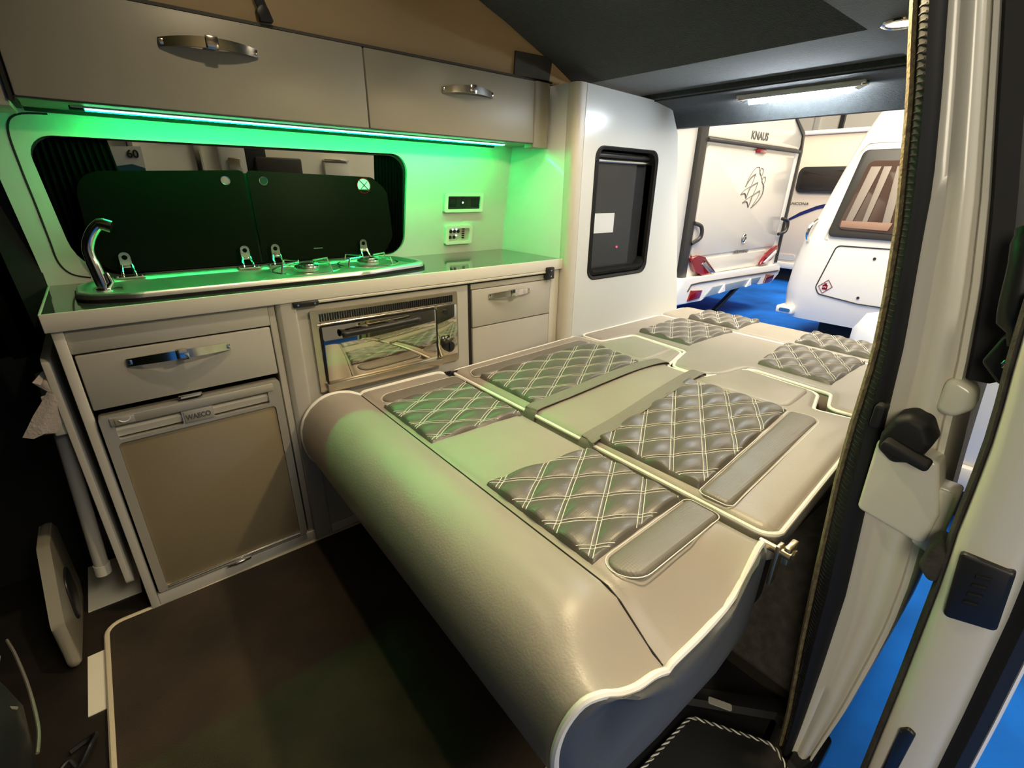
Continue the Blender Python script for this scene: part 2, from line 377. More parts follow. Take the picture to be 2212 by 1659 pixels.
for k in range(4):
    t = B(); prism(t, [(-.026, .588+.015*k), (-.040, .592+.015*k), (-.040, .598+.015*k), (-.026, .594+.015*k)], 'x', .789, .793, .001); spart('latch_tooth', t, 'rubber', lock)
t = B(); prism(t, fillet([(-.030, .19), (-.046, .20), (-.046, .325), (-.036, .330), (-.028, .318)], .005, 3), 'x', .793, .815, .003); spart('lower_stop', t, 'black', door_1)
t = soft(fillet([(.032, .60), (.006, .572), (.004, .63), (.022, .655)], .008, 4), .812, .86, .006); hb = spart('hinge_block', t, 'gcarpet', door_1)
t = B(); tube(t, smoothpts([(.86, .032, .93), (.86, .044, .97), (.86, .052, 1.03), (.87, .062, 1.07)], 4), [.008]*3+[.017]*8+[.014]*2, n=10); spart('grab_handle', t, 'black', door_1)
t = soft(fillet([(.056, .90), (.020, .862), (.022, .93), (.044, .945)], .008, 4), .862, .90, .005); wbk = spart('window_bracket', t, 'black', door_1)
t = B(); tube(t, [(.857, .030+.006*math.cos(a*.7854), .905+.006*math.sin(a*.7854)) for a in range(8)], .0016, True, 6); spart('rivet', t, 'chrome', wbk)

# ================================================================== KITCHEN
YK = 1.385
def bow_handle(parent, xc, zc, w, y, h=.020, tilt=0.):
    bm = B(); n = 16; rows = []
    for i in range(n+1):
        t = i/n*2-1; x = xc+t*w/2; d = .024*(1-t*t)+.004; z = zc+tilt*t-.006*(t*t)
        hh = h*(.84+.16*(1-t*t))/2
        rows.append([Vector((x, y-d, z-hh)), Vector((x, y-d, z+hh)), Vector((x, y-d+.005, z+hh)), Vector((x, y-d+.005, z-hh))])
    loft(bm, rows, closed=True)
    for s in (-1, 1): box(bm, xc+s*w*.47-.006, xc+s*w*.47+.006, y-.008, y+.001, zc-h*.3+tilt*s-.005, zc+h*.3+tilt*s-.005, .002)
    box(bm, xc-.013, xc+.013, y-.034, y-.020, zc-h*.62, zc+h*.62, .003)
    box(bm, xc-.006, xc+.006, y-.024, y, zc-h*.4, zc+h*.4)
    return obj('handle', bm, 'chrome', parent)
def panel(name, x0, x1, z0, z1, y0, y1, m, parent, bev=.003): return obj(name, mkbox(x0, x1, y0, y1, z0, z1, bev), m, parent)
# left unit (over the fridge)
cu = thing('base_cabinet', 'grey base cabinet with one drawer above the fridge', 'cabinet', (.09, 1.56, 0), 'base cabinets of the kitchenette')
panel('side_panel', -.132, -.114, 0, .805, YK, 1.75, 'cab', cu)
panel('front_post', -.132, -.112, 0, .805, YK-.004, YK+.02, 'cab_edge', cu, .002)
panel('side_panel', .300, .318, 0, .805, YK+.002, 1.75, 'cab', cu)
panel('fascia', -.112, .300, .748, .805, YK, YK+.018, 'cab', cu)
panel('back_filler', -.112, .300, .05, .748, 1.70, 1.72, 'dark', cu)
panel('plinth', -.112, .318, 0, .047, YK-.004, YK+.016, 'cab_edge', cu)
dr = panel('drawer', -.108, .296, .610, .744, YK-.003, YK+.017, 'cab', cu); bow_handle(dr, .086, .718, .215, YK-.003, .022)
panel('drawer_shadow_gap', -.112, .300, .744, .748, YK+.008, YK+.016, 'gap', cu, 0)
lt = B(); box(lt, .055, .108, YK-.014, YK, .596, .606, .003); cyl(lt, (.06, YK-.012, .600), (.103, YK-.012, .600), .0045, 8); obj('latch', lt, 'chrome', cu)
# rounded post between the fridge unit and the oven unit
pb = B(); prism(pb, fillet([(.318, YK+.05), (.318, YK-.002), (.330, YK-.008), (.372, YK-.010), (.372, YK+.05)], .008, 5), 'z', .0, .805)
obj('corner_post', pb, 'cab', cu)
# fridge
fr = thing('fridge', 'silver compressor fridge with flat grey door set into the left base cabinet', 'fridge', (.095, 1.56, .047))
obj('body', mkbox(-.100, .290, YK+.02, 1.70, .05, .592), 'dark', fr)
fo, fi = rrect(-.106, .293, .056, .592, .006, 3), rrect(-.085, .272, .068, .520, .010, 4)
obj('frame', plate(B(), fo, [fi, rrect(-.080, .052, .529, .572, .006, 3), rrect(.122, .258, .529, .572, .006, 3)], 'y', YK-.012, YK+.02), 'fridge', fr)
obj('door_panel', mkbox(-.085, .272, YK-.008, YK+.015, .068, .520, .002), 'fdoor', fr)
for a, b in ((-.080, .052), (.122, .258)):
    gb = B(); prism(gb, [(YK-.010, .553), (YK-.006, .536), (YK+.006, .530), (YK+.018, .530), (YK+.018, .574), (YK+.012, .574)], 'x', a, b); obj('grip_recess', gb, 'cab_edge', fr)
obj('header_strip', mkbox(-.087, .274, YK-.015, YK-.010, .566, .588, .002), 'fridge', fr)
lg = obj('logo_plate', mkbox(.056, .119, YK-.0135, YK-.011, .530, .562, .001), 'fridge', fr)
text('lettering', 'WAECO', .0185, (.0595, YK-.0138, .5395), (1, 0, 0), (0, 0, 1), 'grtext', lg, .0004, .0006, .80)
ic = obj('icon_plate', mkbox(-.078, -.040, YK-.0165, YK-.0145, .568, .586, .0008), 'fridge', fr)
sw = B(); tube(sw, smoothpts([(-.070, YK-.017, .580), (-.062, YK-.017, .574), (-.052, YK-.017, .576), (-.047, YK-.017, .584)], 4), .0014, n=5); obj('swoosh', sw, 'white', ic)
cr = B(); cyl(cr, (-.083, YK-.012, .0665), (.27, YK-.012, .0665), .0035, 8); obj('bottom_trim', cr, 'chrome', fr)
lt = B(); box(lt, .062, .125, YK-.016, YK-.004, .048, .056, .003); box(lt, .078, .108, YK-.019, YK-.015, .049, .055, .002); obj('floor_latch', lt, 'chrome', fr)
# centre unit (oven)
cu2 = thing('base_cabinet', 'base cabinet framing the steel oven, with a thin rail across its top', 'cabinet', (.66, 1.56, 0), 'base cabinets of the kitchenette')
obj('face_frame', plate(B(), [(.372, 0), (.952, 0), (.952, .805), (.372, .805)], [[(.408, .525), (.899, .525), (.899, .770), (.408, .770)], [(.45, .05), (.90, .05), (.90, .36), (.45, .36)]], 'y', YK, YK+.018), 'cab', cu2)
panel('plinth', .372, .952, 0, .045, YK-.004, YK, 'cab_edge', cu2)
panel('locker_back', .45, .90, .05, .36, YK+.2, YK+.21, 'dark', cu2, 0)
# oven
ov = thing('oven', 'polished steel built-in oven with mirror door and black handle', 'oven', (.655, 1.55, .525))
obj('body', mkbox(.41, .897, YK+.015, 1.70, .527, .768), 'dark', ov)
obj('frame', plate(B(), rrect(.404, .903, .522, .772, .004, 2), [rrect(.424, .884, .738, .762, .002, 2)], 'y', YK-.008, YK+.012), 'oframe', ov)
obj('control_plate', mkbox(.818, .898, YK-.0088, YK-.0075, .549, .728, .001), 'mirror', ov)
vs = B()
for k in range(61):
    x = .430+k*.0075; box(vs, x, x+.0038, YK-.0085, YK-.004, .739, .761)
gr = obj('vent_grille', mkbox(.424, .884, YK-.005, YK+.008, .738, .762), 'steel', ov); obj('vent_slots', vs, 'dark', gr, smooth=0)
cr = B(); cyl(cr, (.418, YK-.012, .732), (.884, YK-.012, .733), .0035, 8); obj('drip_rail', cr, 'chrome', ov)
dg = obj('door', mkbox(.428, .810, YK-.016, YK-.008, .548, .724, .004), 'mirror', ov)
obj('door_gasket', plate(B(), rrect(.424, .816, .546, .727, .012, 4), [rrect(.4295, .8085, .5475, .7225, .010, 4)], 'y', YK-.0135, YK-.0085), 'rubber', ov)
hb = B(); tube(hb, smoothpts([(.478, YK-.040, .700), (.50, YK-.046, .702), (.60, YK-.052, .706), (.70, YK-.048, .708), (.728, YK-.042, .708)], 6), [.013]*5+[.0105]*15+[.013]*5, n=10)
for x in (.555, .645): box(hb, x-.010, x+.010, YK-.048, YK-.014, .697, .711, .003)
obj('handle', hb, 'black', dg)
obj('hinge_strip', mkbox(.422, .824, YK-.026, YK-.006, .524, .549, .003), 'oframe', ov)
kb = B(); cyl(kb, (.851, YK-.034, .588), (.851, YK-.006, .588), .019, 20); box(kb, .848, .854, YK-.038, YK-.030, .574, .604, .001); obj('control_knob', kb, 'black', ov)
kb = B(); cyl(kb, (.849, YK-.018, .708), (.849, YK-.006, .708), .0085, 16); obj('igniter_button', kb, 'black', ov)
lbp = obj('scale_label', mkbox(.832, .866, YK-.0092, YK-.0078, .612, .622), 'black', ov)
lw = B(); box(lw, .836, .842, YK-.0096, YK-.0092, .6135, .6195); box(lw, .846, .856, YK-.0096, YK-.0092, .6165, .6195); box(lw, .849, .852, YK-.0096, YK-.0092, .6135, .6165); obj('label_marks', lw, 'white', lbp)
# table rail under the worktop
rl = thing('table_rail', 'thin metal table rail with black end caps under the worktop edge', 'rail', (.85, YK-.01, .776))
rr = B(); prism(rr, fillet([(YK-.014, .795), (YK-.014, .804), (YK, .804), (YK, .795)], .003, 2), 'x', .40, 1.33); obj('bar', rr, 'cab_edge', rl)
rs = B(); box(rs, .40, 1.33, YK-.004, YK, .789, .795); obj('groove', rs, 'gap', rl)
ec_ = obj('end_cap', mkbox(.362, .432, YK-.018, YK, .789, .805, .004), 'black', rl)
for x in (.374, .42):
    s_ = B(); cyl(s_, (x, YK-.0195, .797), (x, YK-.017, .797), .003, 10); obj('screw', s_, 'chrome', ec_)
ec_ = obj('end_cap', mkbox(1.318, 1.358, YK-.024, YK, .772, .818, .004), 'black', rl)
for z in (.783, .806):
    s_ = B(); cyl(s_, (1.338, YK-.026, z), (1.338, YK-.023, z), .003, 10); obj('screw', s_, 'chrome', ec_)
# right unit
cu3 = thing('base_cabinet', 'base cabinet with a small drawer at the tall unit end', 'cabinet', (1.17, 1.56, 0), 'base cabinets of the kitchenette')
panel('shadow_gap', .952, .966, 0, .805, YK+.004, YK+.02, 'gap', cu3, 0)
panel('fascia', .966, 1.372, .768, .805, YK, YK+.018, 'cab', cu3)
dr = panel('drawer', .970, 1.356, .629, .766, YK-.003, YK+.016, 'cab', cu3); bow_handle(dr, 1.142, .742, .20, YK-.003, .022)
panel('door', .970, 1.356, .05, .626, YK-.003, YK+.016, 'cab', cu3)
panel('post', 1.358, 1.405, 0, .805, YK-.002, YK+.03, 'cab_edge', cu3)
panel('plinth', .966, 1.372, 0, .045, YK, YK+.01, 'cab_edge', cu3)
panel('side_panel', 1.385, 1.405, 0, .805, YK+.02, 1.75, 'cab', cu3)
# worktop
wk = thing('worktop', 'dark glossy worktop with pale front edge running along the kitchenette', 'worktop', (.63, 1.56, .805))
obj('slab', prism(B(), [(-.135, YK-.008), (1.408, YK-.008), (1.408, 1.765), (-.135, 1.765)], 'z', .806, .845), 'worktop', wk)
obj('front_edge', mkbox(-.140, 1.41, YK-.013, YK-.007, .805, .8455, .002), 'wedge', wk)
obj('end_edge', mkbox(-.141, -.135, YK-.010, 1.765, .805, .8455, .002), 'cab', wk)
# sink and hob unit
sk = thing('sink_hob_unit', 'stainless sink and two-burner hob unit with raised black glass lids', 'sink', (.38, 1.57, .845))
def sinkpoly(i): return fillet([(-.075+i, 1.455+i, .07), (.03, 1.412+i, .1), (.60, 1.412+i, .25), (.83-i, 1.47+i, .05), (.855-i, 1.52, .05), (.82-i, 1.70-i, .06), (-.03+i, 1.70-i, .09), (-.078+i, 1.60, .06)], .05, 6)
obj('seal', prism(B(), sinkpoly(-.004), 'z', .8445, .853), 'rubber', sk)
ty = B(); rows = [[Vector((p[0], p[1], z)) for p in sinkpoly(i)] for i, z in ((-.001, .853), (0, .861), (.004, .865), (.016, .866), (.024, .862), (.03, .856))]
loft(ty, rows, closed=True); obj('tray', ty, 'satin', sk)
bw = B(); prism(bw, rrect(.10, .34, 1.47, 1.665, .05, 6), 'z', .8565, .8575); obj('bowl_floor', bw, 'satin', sk)
for cx, cy in ((.47, 1.56), (.68, 1.58)):
    b = B(); prism(b, circ(cx, cy, .036, 24), 'z', .857, .874, .003); prism(b, circ(cx, cy, .024, 24), 'z', .872, .880, .003); bn = obj('burner', b, 'steel', sk)
    p = B()
    for a in range(4):
        an = a*math.pi/2+.5; c, s = math.cos(an), math.sin(an)
        tube(p, [(cx+c*.10, cy+s*.10, .860), (cx+c*.092, cy+s*.092, .886), (cx+c*.03, cy+s*.03, .886)], .0028, n=6)
    tube(p, [(cx+.10*math.cos(i*.3927), cy+.10*math.sin(i*.3927), .862) for i in range(16)], .0025, True, 6)
    obj('pan_support', p, 'chrome', bn)
def lidy(z): return 1.708+(z-.87)*.10
for nm, poly, kx, kz in (('left', fillet([(-.03, .872, .06), (.377, .872, .004), (.379, 1.143, .012), (-.02, 1.128, .06)], .01, 6), .325, 1.113), ('right', fillet([(.385, .872, .004), (.80, .868, .06), (.845, .93, .05), (.842, 1.09, .05), (.79, 1.133, .03), (.387, 1.143, .012)], .01, 6), .43, 1.114)):
    lb = prism(B(), poly, 'y', 0, .006, .0012, 1)
    for v in lb.verts: v.co.y += lidy(v.co.z)
    lid = obj('glass_lid', lb, 'glass_lid', sk)
    kn = B(); y = lidy(kz); cyl(kn, (kx, y-.002, kz), (kx, y+.001, kz), .0115, 20); obj('grommet_disc', kn, 'rubber' if nm == 'right' else 'steel', lid)
    kn = B(); tube(kn, [(kx+.012*math.cos(i*.3142), y-.002, kz+.012*math.sin(i*.3142)) for i in range(20)], .0015, True, 6); obj('grommet_ring', kn, 'chrome', lid)
    if nm == 'right':
        y = lidy(1.105)
        d = obj('pictogram_disc', prism(B(), circ(.756, 1.105, .026, 28), 'y', y-.0012, y-.0002), 'paper', lid)
        tube_ = B(); tube(tube_, [(.756+.0245*math.cos(i*.2244), y-.0014, 1.105+.0245*math.sin(i*.2244)) for i in range(28)], .0022, True, 6); obj('pictogram_ring', tube_, 'red', lid)
        x_ = B(); tube(x_, [(.742, y-.0018, 1.122), (.774, y-.0018, 1.09)], .0016, n=5); tube(x_, [(.770, y-.0018, 1.118), (.745, y-.0018, 1.094)], .0012, n=5); tube(x_, [(.738, y-.0018, 1.092), (.774, y-.0018, 1.090)], .0012, n=5); obj('pictogram_lines', x_, 'black', lid)
        mk = B(); box(mk, .548, .578, lidy(.905)-.0006, lidy(.905)-.0001, .9035, .9065); obj('maker_mark', mk, 'grtext', lid)
gs = B(); box(gs, .372, .392, 1.722, 1.726, .872, 1.135)  # dark strip added behind the lids to keep their gap black
for v in gs.verts: v.co.y += (v.co.z-.87)*.10
obj('lid_gap_strip', gs, 'dark', sk)
for hx in (.036, .333, .422, .718):
    h = B(); y = 1.694
    plate(h, fillet([(hx-.013, .893), (hx+.013, .893), (hx+.0125, .928, .0125), (hx-.0125, .928, .0125)], .002, 6), [circ(hx, .914, .0065, 14)], 'y', y, y+.004)
    hg = obj('hinge', h, 'steel', sk)
    h = B()
    for s in (-1, 1): tube(h, smoothpts([(hx+s*.011, y+.002, .894), (hx+s*.012, y-.004, .884), (hx+s*.0135, y-.012, .874), (hx+s*.0145, y-.016, .862)], 3), .0038, n=8)
    box(h, hx-.016, hx+.016, y-.002, y+.004, .886, .893, .002)
    obj('spring_leaf', h, 'chrome', hg)
    h = B(); prism(h, rrect(hx-.035, hx+.035, y-.028, y-.002, .008, 4), 'z', .862, .866)
    for s in (-1, 1): cyl(h, (hx+s*.027, y-.015, .864), (hx+s*.027, y-.015, .868), .003, 8)
    obj('hinge_plate', h, 'steel', hg)
# tap
tp = thing('tap', 'chrome bent-neck tap standing at the left end of the sink', 'tap', (-.022, 1.49, .862))
t = B(); prism(t, circ(-.022, 1.49, .017, 20), 'z', .860, .872, .003); obj('base_ring', t, 'chrome', tp)
t = B(); tube(t, smoothpts([(-.022, 1.49, .866), (-.026, 1.49, .91), (-.030, 1.492, .955), (-.022, 1.492, .982), (-.008, 1.49, 1.004), (.006, 1.488, 1.016)], 5), [.0135]*8+[.0118]*18, n=14); obj('neck', t, 'chrome', tp)
t = B(); tube(t, [(.000, 1.489, 1.015), (.010, 1.487, 1.014), (.024, 1.484, 1.008)], [.0125, .0145, .0145], n=14); obj('spout', t, 'chrome', tp)
t = B(); tube(t, [(-.014, 1.485, .872), (-.006, 1.480, .884), (-.010, 1.482, .905)], [.008, .006, .004], n=10); cyl(t, (-.006, 1.48, .869), (.012, 1.476, .868), .004, 8); obj('lever', t, 'chrome', tp)
# sockets on the wall
def wallbox(name, label, x0, x1, z0, z1):
    t = thing(name, label, 'switch panel' if 'control' in name else 'socket', ((x0+x1)/2, wally(z0)-.01, z0)); y = wally((z0+z1)/2)
    tilt = lambda bm: [setattr(v.co, 'y', v.co.y+wally(v.co.z)) for v in bm.verts] and bm
    obj('frame', tilt(plate(B(), rrect(x0, x1, z0, z1, .008, 4), [rrect(x0+.016, x1-.014, z0+.012, z1-.012, .004, 3)], 'y', -.014, .002)), 'white', t)
    return t, tilt
sk1, tl = wallbox('socket', 'upper wall socket with dark face in a pale frame beside the window', 1.083, 1.272, 1.010, 1.083)
fc = obj('face', tl(box(B(), 1.098, 1.259, -.007, .001, 1.021, 1.072)), 'black', sk1)
for x in (1.108, 1.218): obj('outlet_plate', tl(box(B(), x, x+.032, -.0085, -.006, 1.030, 1.062, .003)), 'rubber', fc)
s_ = B(); prism(s_, circ(1.18, 1.046, .017, 20), 'y', -.0095, -.006); obj('dial', tl(s_), 'dark', fc)
s_ = B(); prism(s_, circ(1.172, 1.047, .0032, 10), 'y', -.0105, -.009); obj('lamp', tl(s_), 'blue_dot', fc)
sk2, tl = wallbox('control_panel', 'lower wall control panel with round buttons in a pale frame', 1.094, 1.227, .882, .958)
fc = obj('face', tl(box(B(), 1.109, 1.215, -.006, .001, .892, .948)), 'cab', sk2)
for x, z in ((1.122, .934), (1.140, .934), (1.158, .934), (1.120, .911), (1.139, .911)):
    s_ = B(); prism(s_, circ(x, z, .007, 16), 'y', -.009, -.005); obj('button', tl(s_), 'dark', fc)
for k in range(5):
    s_ = B(); box(s_, 1.178, 1.190, -.009, -.005, .904+k*.009, .909+k*.009); obj('indicator_bar', tl(s_), 'dark', fc)
for x, z in ((1.131, .942), (1.149, .942), (1.149, .918)):
    s_ = B(); prism(s_, circ(x, z, .0028, 8), 'y', -.010, -.005); obj('lamp', tl(s_), 'blue_dot', fc)
# overhead cabinet
YO = 1.45
oc = thing('overhead_cabinet', 'long grey overhead locker with two doors and bow handles', 'cabinet', (.65, 1.58, 1.255))
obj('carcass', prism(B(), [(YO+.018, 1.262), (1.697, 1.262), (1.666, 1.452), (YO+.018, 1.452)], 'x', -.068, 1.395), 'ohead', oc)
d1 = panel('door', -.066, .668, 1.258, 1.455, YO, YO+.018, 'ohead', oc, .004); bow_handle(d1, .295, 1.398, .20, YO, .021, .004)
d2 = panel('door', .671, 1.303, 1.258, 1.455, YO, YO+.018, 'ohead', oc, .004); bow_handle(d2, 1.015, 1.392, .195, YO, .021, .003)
e_ = B(); prism(e_, fillet([(1.304, YO+.001), (1.372, YO+.001), (1.395, YO+.02), (1.395, YO+.06), (1.304, YO+.06)], .012, 5), 'z', 1.246, 1.456); obj('end_post', e_, 'ohead', oc)
obj('bottom_shadow_line', mkbox(-.068, 1.303, YO+.001, YO+.02, 1.2562, 1.2585, .0005), 'trimdark', oc)  # dark strip painted in for the shadow along the door bottoms
obj('back_seam', mkbox(-.068, 1.303, 1.684, 1.698, 1.2545, 1.262), 'gap', oc)
obj('top_shadow_line', mkbox(-.068, 1.39, YO+.002, 1.475, 1.4555, 1.462), 'patch', oc)  # dark strip drawn in for the shadow gap over the doors
obj('left_gap', mkbox(-.076, -.067, YO+.006, 1.60, 1.25, 1.46), 'gap', oc)
obj('left_end_panel', mkbox(-.30, -.076, YO+.012, 1.62, 1.24, 1.46, .004), 'ohead', oc)
# green LED strip
ls = thing('led_strip', 'green glowing LED strip under the overhead locker', 'light strip', (.66, 1.585, 1.24))
obj('profile', mkbox(.015, 1.285, 1.573, 1.602, 1.2585, 1.2618, .0005), 'wallw', ls)
obj('diffuser', mkbox(.04, 1.27, 1.588, 1.597, 1.2545, 1.2584), 'green_led', ls)
obj('front_line', mkbox(.04, 1.27, 1.576, 1.579, 1.2555, 1.2584), 'green_dim', ls)
ocv = B(); box(ocv, .012, .038, 1.574, 1.60, 1.2545, 1.2618); obj('end_cap', ocv, 'dark', ls)
# ================================================================== TALL UNIT
YT = 1.342
tu = thing('tall_cabinet', 'tall white gloss cabinet with a rounded corner and window-like opening', 'cabinet', (1.78, 1.56, 0))
hole = rrect(1.528, 1.938, .748, 1.262, .045, 6)
obj('front_panel', plate(B(), [(1.458, 0), (2.32, 0), (2.27, .50), (2.06, 1.335), (1.985, 1.44), (1.458, 1.455)], [hole], 'y', YT, YT+.018), 'tall', tu)
obj('side_panel', mkbox(1.410, 1.428, YT+.045, 1.77, 0, 1.455, .001), 'tall', tu)
obj('corner_post', prism(B(), fillet([(1.409, YT+.05), (1.409, YT-.002, .045), (1.46, YT-.002, .01), (1.46, YT+.05)], .005, 8), 'z', 0, 1.455), 'cab_edge', tu)
obj('rear_edge', prism(B(), [(2.30, 0), (2.32, 0), (2.27, .50), (2.06, 1.335), (2.04, 1.335), (2.25, .50)], 'y', YT+.018, 1.75), 'tall', tu)
fm = B(); rows = []
for i, y in ((0, YT-.002), (.004, YT-.003), (.012, YT+.004), (.012, YT+.05), (0, YT+.05)):
    rows.append([Vector((p[0], y, p[1])) for p in rrect(1.528+i, 1.938-i, .748+i, 1.262-i, .045, 6)])
loft(fm, rows, cap=False, closed=True); obj('opening_frame', fm, 'rubber', tu)
lin = B()
for a in ((1.532, 1.540, YT+.02, 1.66, .75, 1.26), (1.926, 1.934, YT+.02, 1.66, .75, 1.26), (1.53, 1.936, 1.655, 1.663, .75, 1.26), (1.53, 1.936, YT+.02, 1.66, .752, .760), (1.53, 1.936, YT+.02, 1.66, 1.252, 1.26)): box(lin, *a)
obj('lining', lin, 'liner', tu)
bf = B(); rows = []
for i, y in ((.010, YT+.012), (.024, YT+.006), (.030, YT+.02), (.030, YT+.05), (.010, YT+.05)):
    rows.append([Vector((p[0]+.006, y, p[1]+.006)) for p in rrect(1.528+i, 1.938-i*.6, .748+i, 1.262-i*.6, .035, 6)])
loft(bf, rows, cap=False, closed=True); obj('black_seal', bf, 'rubber', tu)
for k, z in enumerate((1.232, 1.212)):
    rlb = B(); cyl(rlb, (1.545, YT+.035, z), (1.915, YT+.035, z), .010-.002*k, 14); obj('blind_roller', rlb, 'steel' if k == 1 else 'black', tu)
obj('inner_pane', mkbox(1.545, 1.922, YT+.052, YT+.056, .77, 1.245), mat('dark_gloss_pane', (.035, .037, .04), .05, spec=.35), tu)
obj('red_lamp', prism(B(), circ(1.772, .868, .004, 10), 'y', YT+.048, YT+.052), 'red_dot', tu)
obj('white_patch', mkbox(1.545, 1.735, YT+.049, YT+.051, .932, 1.012), 'paper', label='painted white reflection on the dark pane of the tall cabinet', cat='painted reflection')  # flat white sheet painting in a reflection on the pane
# ================================================================== BED
def zb(x): return .5+.026*sstep((x-.86)/.6)
QX, QY = .141, .0885
def uv(x, y, ox, oy): return ((x-ox)/QX+(y-oy)/QY, (x-ox)/QX-(y-oy)/QY)
def quad_pt(q, s, t):
    (ax, ay), (bx, by), (cx, cy), (dx, dy) = q  # front-right, front-left, rear-left, rear-right ; s along x, t along y
    return (lerp(lerp(ax, dx, s), lerp(bx, cx, s), t), lerp(lerp(ay, dy, s), lerp(by, cy, s), t))
def inside(q, x, y, m=0.):
    pts = [Vector(p) for p in q]; sgn = None
    for i in range(4):
        e = pts[(i+1) % 4]-pts[i]; d = (e.x*(y-pts[i].y)-e.y*(x-pts[i].x))/e.length
        if sgn is None: cx = sum(p.x for p in pts)/4; cy = sum(p.y for p in pts)/4; 
        s0 = e.x*(cy-pts[i].y)-e.y*(cx-pts[i].x)
        if d*(1 if s0 > 0 else -1) < m: return False
    return True
def edge_dist(q, x, y):
    pts = [Vector(p) for p in q]; dm = 9
    for i in range(4):
        e = pts[(i+1) % 4]-pts[i]; dm = min(dm, abs(e.x*(y-pts[i].y)-e.y*(x-pts[i].x))/e.length)
    return dm
def quilt(parent, q, ox, oy, A=.0125):
    def h(x, y):
        u, v = uv(x, y, ox, oy)
        p = (abs(math.sin(math.pi*u))*abs(math.sin(math.pi*v)))**.55
        e = min(1, edge_dist(q, x, y)/.012); e = math.sqrt(max(0, 1-(1-e)**2))
        return zb(x)+.0005+.0035*e+A*p*e
    Lx = max(p[0] for p in q)-min(p[0] for p in q); Ly = max(p[1] for p in q)-min(p[1] for p in q)
    nx, ny = max(20, int(Lx/.0052)), max(20, int(Ly/.0052)); bm = B(); rows = []
    for i in range(nx+1):
        r = []
        for j in range(ny+1):
            x, y = quad_pt(q, i/nx, j/ny); z = h(x, y)
            if i in (0, nx) or j in (0, ny): z = zb(x)-.004
            r.append(Vector((x, y, z)))
        rows.append(r)
    loft(bm, rows, cap=False); qo = obj('quilted_panel', bm, 'quilt', parent, smooth=80)
    tb = B()
    for fam in (0, 1):
        for k in range(-40, 41):
            for off in (-.0042, .0042):
                pts = []
                for i in range(261):
                    w = -6+12*i/260*1.0
                    # along the line of constant u (or v)
                    a, b = (k, w) if fam == 0 else (w, k)
                    x = ox+QX*(a+b)/2; y = oy+QY*(a-b)/2
                    nrm = Vector((1/QX, (1 if fam == 0 else -1)/QY)).normalized()
                    x += nrm.x*off; y += nrm.y*off
                    if inside(q, x, y, .0035): pts.append((x, y))
                if len(pts) < 2: continue
                fine = []
                for (x0, y0), (x1, y1) in zip(pts, pts[1:]):
                    for s in range(3): fine.append((lerp(x0, x1, s/3), lerp(y0, y1, s/3)))
                fine.append(pts[-1])
                tube(tb, [(x, y, h(x, y)+.0007) for x, y in fine], .0009, n=4)
    obj('stitching', tb, 'thread', qo, smooth=0)
    return qo
def cushion(parent, poly, thick=.09, r=.028, dip=0., pipe=True, dipf=None):
    bm = B(); rows = []
    P = lambda i, dz: [Vector((x, y, zb(x)+dz-(dipf(x0, y0) if dipf else 0)*min(1, max(0, 1-i/.07)))) for (x, y), (x0, y0) in zip(offset_poly(poly, i), poly)]
    rows.append(P(.01, -thick)); rows.append(P(0, -thick+.012)); rows.append(P(-.004, -thick*.5))
    for k in range(6):
        a = k/5*math.pi/2; rows.append(P(r*(1-math.cos(a)), -r*.8+r*.8*math.sin(a)-.003))
    capped(bm, rows, lambda x, y, d: zb(x)-.003+.0045*sstep(d/.07)); body = obj('cushion_body', bm, 'leather', parent, smooth=60)
    if pipe:
        pb = B(); tube(pb, P(-.001, -r*.55), .0055, True, 8); obj('piping', pb, 'piping', parent)
    return body
def fill_top(bm, ring, zfun, step=.03):
    poly = [(v.co.x, v.co.y) for v in ring]; n = len(poly); ms = step*.35
    x0, x1 = min(p[0] for p in poly), max(p[0] for p in poly); y0, y1 = min(p[1] for p in poly), max(p[1] for p in poly)
    def dist(x, y):
        d = 9; ins = False
        for i in range(n):
            (ax, ay), (bx, by) = poly[i-1], poly[i]; ex, ey = bx-ax, by-ay; l2 = ex*ex+ey*ey+1e-12
            t = max(0, min(1, ((x-ax)*ex+(y-ay)*ey)/l2)); d = min(d, math.hypot(x-ax-t*ex, y-ay-t*ey))
            if (ay > y) != (by > y) and x < (bx-ax)*(y-ay)/(by-ay)+ax: ins = not ins
        return d if ins else -d
    pts = [Vector(p) for p in poly]; dd = [0.]*n
    for i in range(int((x1-x0)/step)+1):
        for j in range(int((y1-y0)/step)+1):
            x, y = x0+step*(i+.5), y0+step*(j+.5); d = dist(x, y)
            if d > ms: pts.append(Vector((x, y))); dd.append(d)
    co, _, fs, ov, _, _ = delaunay_2d_cdt(pts, [(i, (i+1) % n) for i in range(n)], [], 1, 1e-6)
    vs = []
    for c, o in zip(co, ov):
        k = [q for q in o if q < n]
        vs.append(ring[k[0]] if k else bm.verts.new((c.x, c.y, zfun(c.x, c.y, dd[o[0]] if o else 0))))
    for f in fs:
        t = [vs[i] for i in f]
        if len(set(t)) > 2:
            try: bm.faces.new(t)
            except ValueError: pass
def capped(bm, rows, zfun, step=.03):
    vs = [[bm.verts.new(p) for p in r] for r in rows]
    for a, b in zip(vs, vs[1:]):
        n = len(a)
        for k in range(n): bm.faces.new((a[k], a[(k+1) % n], b[(k+1) % n], b[k]))
    bm.faces.new(vs[0][::-1]); fill_top(bm, vs[-1], zfun, step); return bm
